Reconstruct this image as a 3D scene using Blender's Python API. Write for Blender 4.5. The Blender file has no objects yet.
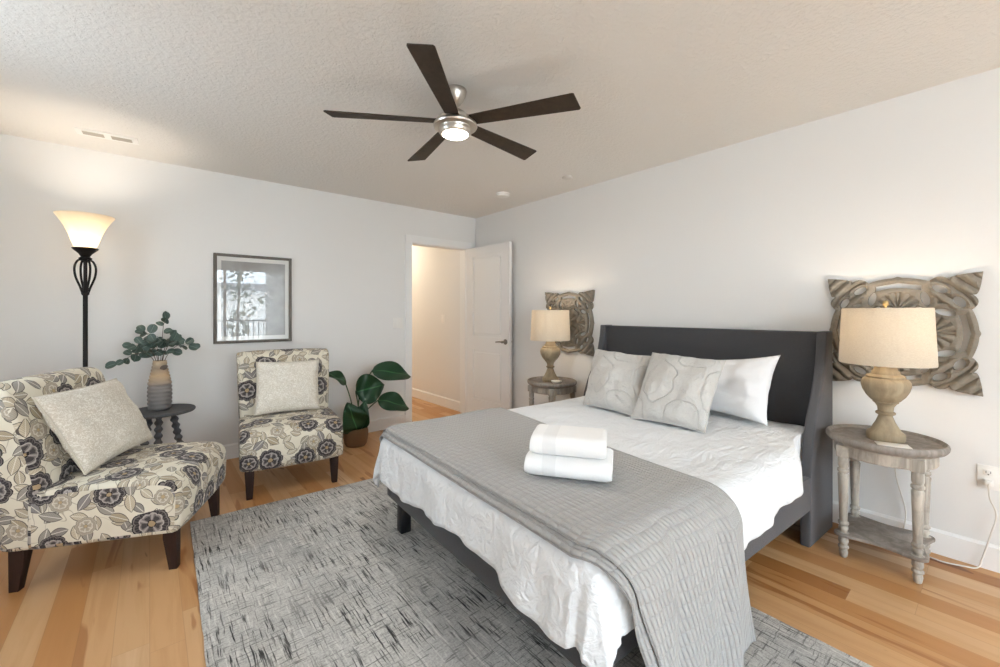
import bpy, bmesh, math, random
from mathutils import Vector, Matrix, noise
import numpy as np

random.seed(7)
SC = bpy.context.scene
COL = SC.collection
PI = math.pi

# ------------------------------------------------------------------ camera
H = 1.255
cam_d = bpy.data.cameras.new('camera')
cam_d.sensor_fit = 'HORIZONTAL'
cam_d.sensor_width = 36.0
cam_d.lens = 36.0 * 419.0 / 1000.0
cam_d.shift_y = -0.021
cam_d.clip_start = 0.02
cam = bpy.data.objects.new('camera', cam_d)
COL.objects.link(cam)
cam.location = (0, 0, H)
cam.rotation_euler = (PI / 2, 0, math.radians(50.1 - 90))
SC.camera = cam

# ------------------------------------------------------------------ world, daylight, exposure
SC.view_settings.view_transform = 'Standard'
SC.view_settings.look = 'None'
SC.view_settings.gamma = 1.0
SC.view_settings.use_curve_mapping = False
SC.view_settings.exposure = 0.54
SC.cycles.use_denoising = True
SC.cycles.max_bounces = 10
SC.cycles.diffuse_bounces = 6
SC.cycles.glossy_bounces = 4
SC.cycles.transparent_max_bounces = 8
SC.cycles.sample_clamp_indirect = 8.0
SC.cycles.caustics_reflective = False
SC.cycles.caustics_refractive = False

W = bpy.data.worlds.new('World')
SC.world = W
W.use_nodes = True
_bg = W.node_tree.nodes['Background']
_bg.inputs['Color'].default_value = (0.77, 0.895, 1.0, 1)
_bg.inputs['Strength'].default_value = 9.2


def light(name, kind, loc, energy, color=(1, 1, 1), rot=(0, 0, 0), **kw):
    d = bpy.data.lights.new(name, kind)
    d.energy = energy
    d.color = color
    for k, v in kw.items():
        setattr(d, k, v)
    o = bpy.data.objects.new(name, d)
    COL.objects.link(o)
    o.location = loc
    o.rotation_euler = rot
    return o


# room extents
RX, LX, FY, NY, CZ = 3.153, -1.05, 4.251, -2.90, 2.44
# big sliding window behind the camera and one added in the unseen left wall to even the light: portals for the sky
NWX0, NWX1, NWZ0, NWZ1 = -0.98, 2.62, 0.02, 2.28
LWY0, LWY1, LWZ0, LWZ1 = 2.00, 2.85, 1.20, 2.00
pl = light('near_window_portal', 'AREA', ((NWX0 + NWX1) / 2, NY - 0.02, (NWZ0 + NWZ1) / 2), 1, rot=(PI / 2, 0, 0),
           shape='RECTANGLE', size=NWX1 - NWX0, size_y=NWZ1 - NWZ0)
pl.data.cycles.is_portal = True
pl = light('added_window_portal', 'AREA', (LX - 0.02, (LWY0 + LWY1) / 2, (LWZ0 + LWZ1) / 2), 1, rot=(PI / 2, 0, -PI / 2),
           shape='RECTANGLE', size=LWY1 - LWY0, size_y=LWZ1 - LWZ0)
pl.data.cycles.is_portal = True
# sun on the far side of the street
light('sun', 'SUN', (0, 0, 12), 5.0, (1.0, 0.96, 0.90), rot=(math.radians(-48), 0, math.radians(14)), angle=0.01)


# ------------------------------------------------------------------ helpers
def srgb(h):
    h = h.lstrip('#')
    c = [int(h[i:i + 2], 16) / 255 for i in (0, 2, 4)]
    return tuple(((x + 0.055) / 1.055) ** 2.4 if x > 0.04045 else x / 12.92 for x in c) + (1.0,)


class NT:
    """small node-tree writer"""

    def __init__(self, name):
        self.m = bpy.data.materials.new(name)
        self.m.use_nodes = True
        self.t = self.m.node_tree
        self.b = self.t.nodes['Principled BSDF']
        self.out = self.t.nodes['Material Output']

    def n(self, kind, **props):
        nd = self.t.nodes.new(kind)
        for k, v in props.items():
            setattr(nd, k, v)
        return nd

    def put(self, sock, v):
        if v is None:
            return
        if isinstance(v, bpy.types.NodeSocket):
            self.t.links.new(v, sock)
        elif isinstance(v, str):
            sock.default_value = srgb(v)
        else:
            sock.default_value = v

    def math(self, op, a, b=None, c=None, clamp=False):
        nd = self.n('ShaderNodeMath', operation=op, use_clamp=clamp)
        self.put(nd.inputs[0], a)
        self.put(nd.inputs[1], b)
        self.put(nd.inputs[2], c)
        return nd.outputs[0]

    def vmath(self, op, a, b=None):
        nd = self.n('ShaderNodeVectorMath', operation=op)
        self.put(nd.inputs[0], a)
        self.put(nd.inputs[1], b)
        return nd.outputs['Value'] if op in ('LENGTH', 'DOT_PRODUCT', 'DISTANCE') else nd.outputs[0]

    def coord(self, which='Object'):
        return self.n('ShaderNodeTexCoord').outputs[which]

    def mapping(self, v, scale=(1, 1, 1), rot=(0, 0, 0), loc=(0, 0, 0)):
        nd = self.n('ShaderNodeMapping')
        self.put(nd.inputs['Vector'], v)
        nd.inputs['Scale'].default_value = scale
        nd.inputs['Rotation'].default_value = rot
        nd.inputs['Location'].default_value = loc
        return nd.outputs[0]

    def sep(self, v):
        nd = self.n('ShaderNodeSeparateXYZ')
        self.put(nd.inputs[0], v)
        return nd.outputs

    def comb(self, x=0.0, y=0.0, z=0.0):
        nd = self.n('ShaderNodeCombineXYZ')
        self.put(nd.inputs[0], x)
        self.put(nd.inputs[1], y)
        self.put(nd.inputs[2], z)
        return nd.outputs[0]

    def noise(self, v, scale=5.0, detail=2.0, rough=0.5, dist=0.0):
        nd = self.n('ShaderNodeTexNoise')
        self.put(nd.inputs['Vector'], v)
        nd.inputs['Scale'].default_value = scale
        nd.inputs['Detail'].default_value = detail
        nd.inputs['Roughness'].default_value = rough
        nd.inputs['Distortion'].default_value = dist
        return nd.outputs['Fac']

    def ramp(self, fac, stops, interp='LINEAR'):
        nd = self.n('ShaderNodeValToRGB')
        cr = nd.color_ramp
        cr.interpolation = interp
        while len(cr.elements) < len(stops):
            cr.elements.new(0.5)
        for e, (p, c) in zip(cr.elements, stops):
            e.position = p
            e.color = srgb(c) if isinstance(c, str) else ((c, c, c, 1) if isinstance(c, (int, float)) else c)
        self.put(nd.inputs[0], fac)
        return nd.outputs[0]

    def mix(self, fac, a, b, blend='MIX'):
        nd = self.n('ShaderNodeMix', data_type='RGBA', blend_type=blend)
        self.put(nd.inputs[0], fac)
        self.put(nd.inputs[6], a)
        self.put(nd.inputs[7], b)
        return nd.outputs[2]

    def bump(self, height, strength=0.3, dist=0.01):
        nd = self.n('ShaderNodeBump')
        nd.inputs['Strength'].default_value = strength
        nd.inputs['Distance'].default_value = dist
        self.put(nd.inputs['Height'], height)
        self.t.links.new(nd.outputs[0], self.b.inputs['Normal'])
        return nd.outputs[0]

    def set(self, **kw):
        names = dict(color='Base Color', rough='Roughness', metal='Metallic', spec='Specular IOR Level',
                     coat='Coat Weight', coat_rough='Coat Roughness', sheen='Sheen Weight', emit='Emission Color',
                     emit_s='Emission Strength', sss='Subsurface Weight', alpha='Alpha', trans='Transmission Weight')
        for k, v in kw.items():
            self.put(self.b.inputs[names[k]], v)
        return self


def simple(name, color, rough=0.6, **kw):
    t = NT(name)
    t.set(color=color, rough=rough, **kw)
    return t.m


def link_mesh(name, me, mat=None, parent=None, smooth=True, auto=None):
    if smooth:
        me.polygons.foreach_set('use_smooth', [True] * len(me.polygons))
    o = bpy.data.objects.new(name, me)
    COL.objects.link(o)
    if mat is not None:
        me.materials.append(mat)
    if parent is not None:
        o.parent = parent
    return o


def obj(name, bm, mat=None, parent=None, smooth=True, sharp=35):
    me = bpy.data.meshes.new(name)
    bmesh.ops.recalc_face_normals(bm, faces=bm.faces[:])
    if smooth and sharp:
        a = math.radians(sharp)
        for e in bm.edges:
            if len(e.link_faces) == 2 and e.calc_face_angle(0) > a:
                e.smooth = False
    bm.to_mesh(me)
    bm.free()
    return link_mesh(name, me, mat, parent, smooth)


def thing(name, label, cat, loc=(0, 0, 0), rotz=0.0, group=None):
    o = bpy.data.objects.new(name, None)
    o.empty_display_size = 0.1
    COL.objects.link(o)
    o.location = loc
    o.rotation_euler = (0, 0, rotz)
    return tag(o, label, cat, group)


def tag(o, label, cat, group=None):
    o['label'] = label
    o['category'] = cat
    if group:
        o['group'] = group
    return o


def struct(o):
    o['kind'] = 'structure'
    return o


def dup(root, loc=None, rotz=None):
    """copy a thing together with its parts and their sub-parts"""
    r = root.copy()
    COL.objects.link(r)
    if loc is not None:
        r.location = loc
    if rotz is not None:
        r.rotation_euler = (0, 0, rotz)
    for ch in list(root.children):
        c = ch.copy()
        COL.objects.link(c)
        c.parent = r
        for g in list(ch.children):
            d = g.copy()
            COL.objects.link(d)
            d.parent = c
    return r


def BM():
    return bmesh.new()


def box(bm, x0, x1, y0, y1, z0, z1, bevel=0.0, seg=2, M=None):
    vs = [bm.verts.new((x, y, z)) for x in (x0, x1) for y in (y0, y1) for z in (z0, z1)]
    idx = [(0, 1, 3, 2), (4, 6, 7, 5), (0, 4, 5, 1), (2, 3, 7, 6), (0, 2, 6, 4), (1, 5, 7, 3)]
    fs = [bm.faces.new([vs[i] for i in f]) for f in idx]
    bmesh.ops.recalc_face_normals(bm, faces=fs)
    geo = vs
    if bevel > 0:
        es = list({e for f in fs for e in f.edges})
        r = bmesh.ops.bevel(bm, geom=es, offset=bevel, segments=seg, profile=0.5, affect='EDGES')
        geo = list({v for f in r['faces'] for v in f.verts} | {v for v in vs if v.is_valid})
    if M is not None:
        bmesh.ops.transform(bm, matrix=M, verts=[v for v in geo if v.is_valid])
    return geo


def lathe(bm, prof, seg=40, center=(0, 0, 0), cap=True, sx=1.0, sy=1.0):
    cx, cy, cz = center
    rings = []
    for r, z in prof:
        rings.append([bm.verts.new((cx + sx * r * math.cos(2 * PI * i / seg), cy + sy * r * math.sin(2 * PI * i / seg), cz + z))
                      for i in range(seg)])
    for a, b in zip(rings, rings[1:]):
        for i in range(seg):
            j = (i + 1) % seg
            bm.faces.new((a[i], a[j], b[j], b[i]))
    if cap:
        bm.faces.new(rings[0][::-1])
        bm.faces.new(rings[-1])
    return rings


def tube(bm, pts, rad, seg=10, cap=True, twist=None):
    pts = [Vector(p) for p in pts]
    n = len(pts)
    rads = rad if isinstance(rad, (list, tuple)) else [rad] * n
    rings = []
    prev = None
    for i, p in enumerate(pts):
        t = (pts[min(i + 1, n - 1)] - pts[max(i - 1, 0)]).normalized()
        if prev is None:
            up = Vector((0, 0, 1)) if abs(t.z) < 0.9 else Vector((1, 0, 0))
            a = t.cross(up).normalized()
        else:
            a = (prev - t * prev.dot(t)).normalized()
        prev = a
        b = t.cross(a).normalized()
        rings.append([bm.verts.new(p + (a * math.cos(2 * PI * k / seg) + b * math.sin(2 * PI * k / seg)) * rads[i])
                      for k in range(seg)])
    for A, B in zip(rings, rings[1:]):
        for k in range(seg):
            j = (k + 1) % seg
            bm.faces.new((A[k], A[j], B[j], B[k]))
    if cap:
        bm.faces.new(rings[0][::-1])
        bm.faces.new(rings[-1])
    return rings


def spline(pts, n=8):
    """Catmull-Rom through points"""
    P = [Vector(p) for p in pts]
    P = [2 * P[0] - P[1]] + P + [2 * P[-1] - P[-2]]
    out = []
    for i in range(1, len(P) - 2):
        for k in range(n):
            t = k / n
            p0, p1, p2, p3 = P[i - 1], P[i], P[i + 1], P[i + 2]
            out.append(0.5 * ((2 * p1) + (p2 - p0) * t + (2 * p0 - 5 * p1 + 4 * p2 - p3) * t * t + (3 * p1 - p0 - 3 * p2 + p3) * t ** 3))
    out.append(P[-2])
    return out


def prism(bm, outline, d, axis='y', d0=0.0):
    """extrude a 2D outline; axis = direction of the extrusion"""
    def mk(a, b, t):
        return {'y': (a, t, b), 'x': (t, a, b), 'z': (a, b, t)}[axis]
    A = [bm.verts.new(mk(a, b, d0)) for a, b in outline]
    B = [bm.verts.new(mk(a, b, d0 + d)) for a, b in outline]
    n = len(A)
    fs = [bm.faces.new(A), bm.faces.new(B[::-1])]
    for i in range(n):
        j = (i + 1) % n
        fs.append(bm.faces.new((A[i], B[i], B[j], A[j])))
    return fs


# ------------------------------------------------------------------ materials
def m_wall():
    t = NT('wall_paint')
    c = t.coord()
    t.set(color='#e6e5e3', rough=0.75, spec=0.3)
    h = t.math('ADD', t.noise(c, 55, 3, 0.6), t.math('MULTIPLY', t.noise(c, 9, 2), 0.5))
    t.bump(h, 0.10, 0.004)
    return t.m


def m_ceiling():
    t = NT('ceiling_texture')
    c = t.coord()
    t.set(color='#e6e3de', rough=0.85, spec=0.2)
    a = t.ramp(t.noise(c, 46, 4, 0.6, 0.3), [(0.42, 0.0), (0.60, 1.0)])
    t.bump(a, 0.42, 0.0045)
    return t.m


def m_floor():
    t = NT('maple_boards')
    c = t.coord()
    x, y, z = t.sep(c)
    wd = 0.106
    xs = t.math('DIVIDE', x, wd)
    row = t.math('FLOOR', xs)
    wn = t.n('ShaderNodeTexWhiteNoise', noise_dimensions='1D')
    t.put(wn.inputs['W'], row)
    off = wn.outputs['Value']
    ys = t.math('ADD', t.math('DIVIDE', y, 1.15), t.math('MULTIPLY', off, 7.3))
    seg = t.math('FLOOR', ys)
    w2 = t.n('ShaderNodeTexWhiteNoise', noise_dimensions='2D')
    t.put(w2.inputs['Vector'], t.comb(row, seg, 0.0))
    rnd = w2.outputs['Value']
    rcol = w2.outputs['Color']
    base = t.ramp(rnd, [(0.0, '#dcb283'), (0.30, '#d3a573'), (0.52, '#dcb588'), (0.70, '#c9955f'), (0.84, '#e2c097'), (0.93, '#b37d49'), (1.0, '#a87040')], 'CONSTANT')
    # grain and heartwood streaks that run along each board
    shift = t.vmath('MULTIPLY', rcol, (13.0, 17.0, 5.0))
    p = t.vmath('ADD', c, shift)
    g = t.noise(t.mapping(p, (26, 1.6, 1)), 1.0, 4, 0.6, 0.6)
    base = t.mix(t.math('MULTIPLY', t.ramp(g, [(0.45, 0.0), (0.75, 1.0)]), 0.35), base, '#b98450')
    s = t.noise(t.mapping(p, (7.5, 0.75, 1)), 1.0, 3, 0.55, 0.9)
    sel = t.ramp(s, [(0.60, 0.0), (0.635, 1.0)])
    base = t.mix(t.math('MULTIPLY', sel, 0.62), base, '#a4652e')
    s2 = t.ramp(t.noise(t.mapping(p, (14, 3.2, 1)), 1.0, 2, 0.5, 0.4), [(0.74, 0.0), (0.765, 1.0)])
    base = t.mix(t.math('MULTIPLY', s2, 0.75), base, '#7a4722')
    # seams
    fx = t.math('FRACT', xs)
    ex = t.math('MINIMUM', fx, t.math('SUBTRACT', 1.0, fx))
    fy = t.math('FRACT', ys)
    ey = t.math('MULTIPLY', t.math('MINIMUM', fy, t.math('SUBTRACT', 1.0, fy)), 11.7)
    e = t.math('MINIMUM', ex, ey)
    seam = t.ramp(e, [(0.006, 1.0), (0.016, 0.0)])
    base = t.mix(t.math('MULTIPLY', seam, 0.22), base, '#7d532d')
    base = t.mix(1.0, base, (0.86, 0.81, 0.76, 1), 'MULTIPLY')
    t.set(color=base, rough=t.math('ADD', 0.30, t.math('MULTIPLY', g, 0.14)), spec=0.45)
    t.bump(t.math('SUBTRACT', 1.0, seam), 0.15, 0.002)
    return t.m


def m_fabric(name, color, color2=None, scale=350, rough=0.95, bump=0.25, sheen=0.15):
    t = NT(name)
    c = t.coord()
    w = t.noise(c, scale, 2, 0.7)
    if color2:
        col = t.mix(t.ramp(w, [(0.35, 0.0), (0.65, 1.0)]), color, color2)
    else:
        col = color
    t.set(color=col, rough=rough, spec=0.2, sheen=sheen)
    t.bump(w, bump, 0.002)
    return t.m


def m_duvet():
    t = NT('white_cotton')
    c = t.coord()
    t.set(color='#e6e9ec', rough=0.9, spec=0.2, sheen=0.1)
    h = t.math('ADD', t.noise(c, 7, 4, 0.6, 0.9), t.math('MULTIPLY', t.noise(t.mapping(c, (2, 7, 7)), 2.5, 3, 0.5, 1.6), 0.9))
    t.bump(h, 0.65, 0.026)
    return t.m


def m_throw():
    t = NT('grey_quilt')
    uv = t.coord('UV')
    u, v, _ = t.sep(uv)
    nz = t.math('MULTIPLY', t.math('SUBTRACT', t.noise(uv, 6, 2), 0.5), 0.003)
    a = t.math('ABSOLUTE', t.math('SINE', t.math('MULTIPLY', t.math('ADD', u, nz), PI / 0.0235)))
    b = t.math('ABSOLUTE', t.math('SINE', t.math('MULTIPLY', t.math('ADD', v, nz), PI / 0.040)))
    pa = t.math('POWER', a, 0.55)
    pb = t.math('POWER', b, 0.4)
    h = t.math('MULTIPLY', t.math('ADD', 0.1, t.math('MULTIPLY', pa, 0.9)), t.math('ADD', 0.32, t.math('MULTIPLY', pb, 0.68)))
    t.set(color='#a9a8a7', rough=0.8, spec=0.25, sheen=0.2)
    t.bump(h, 0.85, 0.008)
    return t.m


def m_rug():
    t = NT('woven_rug')
    c = t.coord()
    fine = t.noise(c, 140, 3, 0.7)
    broad = t.noise(c, 2.6, 3, 0.5)
    base = t.mix(t.ramp(broad, [(0.35, 0.0), (0.65, 1.0)]), '#bcbbb8', '#d8d6d1')
    base = t.mix(t.math('MULTIPLY', t.ramp(fine, [(0.35, 1.0), (0.6, 0.0)]), 0.45), base, '#7b7a78')
    wob = t.math('MULTIPLY', t.math('SUBTRACT', t.noise(c, 9, 2), 0.5), 0.012)
    x, y, z = t.sep(c)
    cw = t.comb(t.math('ADD', x, wob), t.math('ADD', y, wob), 0.0)
    m1 = t.ramp(t.noise(c, 3.1, 2), [(0.38, 0.0), (0.58, 1.0)])
    a = t.ramp(t.noise(t.mapping(cw, (105, 5.0, 1)), 1.0, 3, 0.7), [(0.535, 0.0), (0.61, 1.0)])
    b = t.ramp(t.noise(t.mapping(cw, (9.0, 105, 1), loc=(3, 9, 0)), 1.0, 3, 0.7), [(0.545, 0.0), (0.64, 1.0)])
    lit = t.ramp(t.noise(t.mapping(cw, (90, 6.0, 1), loc=(7, 1, 0)), 1.0, 3, 0.6), [(0.55, 0.0), (0.65, 1.0)])
    base = t.mix(t.math('MULTIPLY', lit, 0.6), base, '#e4e2dd')
    dark = t.math('MAXIMUM', t.math('MULTIPLY', a, t.math('ADD', 0.32, t.math('MULTIPLY', m1, 0.62))), t.math('MULTIPLY', b, 0.62))
    base = t.mix(dark, base, '#303031')
    t.set(color=base, rough=0.95, spec=0.1)
    t.bump(t.math('ADD', fine, t.math('MULTIPLY', a, -0.8)), 0.5, 0.006)
    return t.m


def m_floral():
    t = NT('floral_upholstery')
    uv = t.coord('UV')
    cream = '#dfd9c9'
    base = t.mix(t.noise(uv, 9, 2), cream, '#cfc7b4')

    def cells(scale, rand, loc, metric='EUCLIDEAN'):
        vv = t.n('ShaderNodeTexVoronoi', voronoi_dimensions='2D', feature='F1')
        q = t.mapping(uv, (1, 1, 1), loc=loc)
        t.put(vv.inputs['Vector'], q)
        vv.inputs['Scale'].default_value = scale
        vv.inputs['Randomness'].default_value = rand
        d = t.vmath('SUBTRACT', q, vv.outputs['Position'])
        return d, vv.outputs['Color']

    def polar(d):
        x, y, _ = t.sep(d)
        return t.vmath('LENGTH', t.comb(x, y, 0.0)), t.math('ARCTAN2', y, x)

    # curling vine lines
    wv = t.noise(uv, 7.5, 0, 0.5, 1.1)
    vine = t.ramp(t.math('ABSOLUTE', t.math('SUBTRACT', wv, 0.5)), [(0.006, 1.0), (0.014, 0.0)])
    base = t.mix(t.math('MULTIPLY', vine, 0.7), base, '#9a8f7e')

    # leaves: two layers of pointed ovals
    def leaves(base, scale, loc, L, Wd, cols):
        d, rc = cells(scale, 0.85, loc)
        r, g, b = t.sep(rc)
        ang = t.math('MULTIPLY', r, 6.283)
        ca, sa = t.math('COSINE', ang), t.math('SINE', ang)
        x, y, _ = t.sep(d)
        u = t.math('ADD', t.math('MULTIPLY', x, ca), t.math('MULTIPLY', y, sa))
        v = t.math('SUBTRACT', t.math('MULTIPLY', y, ca), t.math('MULTIPLY', x, sa))
        un = t.math('DIVIDE', u, L)
        wid = t.math('MULTIPLY', t.math('SUBTRACT', 1.0, t.math('MULTIPLY', un, un)), Wd)
        q = t.math('SUBTRACT', wid, t.math('ABSOLUTE', v))
        ins = t.math('GREATER_THAN', q, 0.0)
        ins2 = t.math('GREATER_THAN', q, 0.0032)
        rib = t.math('LESS_THAN', t.math('ABSOLUTE', v), 0.0016)
        vein = t.math('GREATER_THAN', t.math('SINE', t.math('MULTIPLY', t.math('ADD', u, t.math('ABSOLUTE', v)), 700.0)), 0.55)
        fill = t.ramp(g, cols, 'CONSTANT')
        fill = t.mix(t.math('MULTIPLY', vein, 0.35), fill, '#6f6860')
        fill = t.mix(t.math('MULTIPLY', rib, 0.8), fill, '#e2dccd')
        lf = t.mix(ins2, '#5b5550', fill)
        return t.mix(ins, base, lf)

    base = leaves(base, 13.0, (0.31, 0.17, 0), 0.036, 0.020, [(0.0, '#b9ad98'), (0.35, '#a79f90'), (0.6, '#c6bba5'), (0.8, '#8d8882')])
    base = leaves(base, 9.6, (0.73, 0.52, 0), 0.046, 0.023, [(0.0, '#9b958c'), (0.3, '#c2b69f'), (0.55, '#8a8583'), (0.8, '#aa9c84')])

    # rosettes
    def flowers(base, scale, loc, R, thr, tones, rnd):
        d, rc = cells(scale, rnd, loc)
        r, th = polar(d)
        cr, cg, cb = t.sep(rc)
        th = t.math('ADD', th, t.math('MULTIPLY', cr, 6.283))
        lobes = t.math('ABSOLUTE', t.math('SINE', t.math('MULTIPLY', th, 4.5)))
        jit = t.math('MULTIPLY', t.math('SUBTRACT', t.noise(uv, 28, 2), 0.5), 0.016)
        rad = t.math('MULTIPLY', R, t.math('ADD', 0.86, t.math('MULTIPLY', t.math('POWER', lobes, 0.6), 0.14)))
        rad = t.math('MULTIPLY', rad, t.math('ADD', 0.72, t.math('MULTIPLY', cb, 0.35)))
        rn = t.math('DIVIDE', t.math('ADD', r, jit), rad)
        on = t.math('MULTIPLY', t.math('LESS_THAN', rn, 1.0), t.math('GREATER_THAN', cg, thr))
        core, mid, ring, rim, edge = tones
        c1 = t.ramp(rn, [(0.0, core), (0.17, edge), (0.24, mid), (0.58, rim), (0.66, ring), (0.86, mid), (0.93, edge)], 'CONSTANT')
        pet = t.math('LESS_THAN', t.math('ABSOLUTE', t.math('SINE', t.math('MULTIPLY', th, 2.5))), 0.30)
        inner = t.math('MULTIPLY', t.math('LESS_THAN', rn, 0.58), t.math('GREATER_THAN', rn, 0.2))
        spot = t.math('MULTIPLY', t.math('GREATER_THAN', t.math('ABSOLUTE', t.math('SINE', t.math('MULTIPLY', th, 2.5))), 0.62),
                      t.math('MULTIPLY', t.math('LESS_THAN', rn, 0.5), t.math('GREATER_THAN', rn, 0.26)))
        c1 = t.mix(t.math('MULTIPLY', spot, 0.85), c1, ring)
        c1 = t.mix(t.math('MULTIPLY', t.math('MULTIPLY', pet, inner), 0.8), c1, rim)
        streak = t.math('GREATER_THAN', t.math('SINE', t.math('MULTIPLY', th, 30.0)), 0.5)
        c1 = t.mix(t.math('MULTIPLY', t.math('MULTIPLY', streak, t.math('GREATER_THAN', rn, 0.66)), 0.35), c1, mid)
        return t.mix(on, base, c1)

    base = flowers(base, 7.4, (0.2, 0.9, 0), 0.046, 0.40, ('#b39c78', '#b4aa99', '#a2988a', '#d2c9b8', '#8a8176'), 0.75)
    base = flowers(base, 5.3, (0.05, 0.37, 0), 0.078, 0.18, ('#a58f70', '#77706d', '#393537', '#a9a29c', '#262426'), 0.62)
    t.set(color=base, rough=0.9, spec=0.2, sheen=0.1)
    t.bump(t.noise(uv, 420, 2), 0.2, 0.002)
    return t.m


def m_wood_grey(name='weathered_wood', a='#7f786f', b='#a49c90', c3='#5d564e', scale=1.0):
    t = NT(name)
    c = t.coord()
    g = t.noise(t.mapping(c, (14 * scale, 14 * scale, 2.2 * scale)), 1.6, 4, 0.65, 0.8)
    w = t.noise(c, 16 * scale, 3, 0.6)
    col = t.mix(t.ramp(g, [(0.35, 0.0), (0.65, 1.0)]), a, b)
    col = t.mix(t.ramp(w, [(0.55, 0.0), (0.75, 0.4)]), col, c3)
    t.set(color=col, rough=0.6, spec=0.3)
    t.bump(g, 0.15, 0.003)
    return t.m


def m_shade():
    t = NT('linen_shade')
    c = t.coord()
    w = t.noise(t.mapping(c, (1, 1, 3.5)), 120, 2, 0.7)
    col = t.mix(t.ramp(w, [(0.35, 0.0), (0.65, 1.0)]), '#d6ccbc', '#e2dacb')
    t.set(color=col, rough=0.9, spec=0.1)
    tr = t.n('ShaderNodeBsdfTranslucent')
    t.put(tr.inputs['Color'], col)
    mx = t.n('ShaderNodeMixShader')
    mx.inputs[0].default_value = 0.35
    t.t.links.new(t.b.outputs[0], mx.inputs[1])
    t.t.links.new(tr.outputs[0], mx.inputs[2])
    t.t.links.new(mx.outputs[0], t.out.inputs['Surface'])
    t.bump(w, 0.15, 0.002)
    return t.m


def m_amber_glass():
    t = NT('amber_glass')
    c = t.coord()
    col = t.mix(t.noise(c, 14, 3, 0.6, 0.6), '#f2e8d6', '#f8f1e4')
    t.set(color=col, rough=0.35, spec=0.4)
    tr = t.n('ShaderNodeBsdfTranslucent')
    t.put(tr.inputs['Color'], col)
    mx = t.n('ShaderNodeMixShader')
    mx.inputs[0].default_value = 0.75
    t.t.links.new(t.b.outputs[0], mx.inputs[1])
    t.t.links.new(tr.outputs[0], mx.inputs[2])
    t.t.links.new(mx.outputs[0], t.out.inputs['Surface'])
    return t.m


def m_metal(name, color, rough=0.3, metal=1.0):
    t = NT(name)
    c = t.coord()
    n = t.noise(c, 60, 2)
    t.set(color=color, metal=metal, rough=t.math('ADD', rough, t.math('MULTIPLY', n, 0.08)))
    return t.m


def m_leaf(name, a, b, rib):
    t = NT(name)
    uv = t.coord('UV')
    u, v, _ = t.sep(uv)
    d = t.math('ABSOLUTE', t.math('SUBTRACT', v, 0.5))
    vein = t.math('SINE', t.math('MULTIPLY', t.math('SUBTRACT', u, t.math('MULTIPLY', d, 0.5)), 95.0))
    col = t.mix(t.ramp(vein, [(0.3, 0.0), (1.0, 0.35)]), a, b)
    col = t.mix(t.ramp(d, [(0.012, 1.0), (0.03, 0.0)]), col, rib)
    t.set(color=col, rough=0.38, spec=0.4)
    t.bump(vein, 0.12, 0.002)
    return t.m


def m_vase():
    t = NT('two_tone_stoneware')
    x, y, z = t.sep(t.coord())
    n = t.noise(t.coord(), 40, 3)
    zz = t.math('ADD', z, t.math('MULTIPLY', t.math('SUBTRACT', n, 0.5), 0.02))
    col = t.ramp(t.math('DIVIDE', zz, 0.36), [(0.0, '#6f6c6b'), (0.50, '#85807c'), (0.60, '#b19c84'), (0.72, '#c4a682'), (0.86, '#9b8874'), (1.0, '#c7ae90')])
    t.set(color=col, rough=0.6)
    return t.m


def m_basket():
    t = NT('woven_basket')
    c = t.coord('UV')
    u, v, _ = t.sep(c)
    a = t.math('SINE', t.math('MULTIPLY', u, 2 * PI * 36))
    b = t.math('SINE', t.math('MULTIPLY', v, 2 * PI * 14))
    w = t.math('MULTIPLY', a, b)
    col = t.mix(t.ramp(w, [(0.0, 0.0), (0.6, 1.0)]), '#6e5238', '#8e6d4c')
    t.set(color=col, rough=0.8)
    t.bump(w, 0.6, 0.005)
    return t.m


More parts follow.
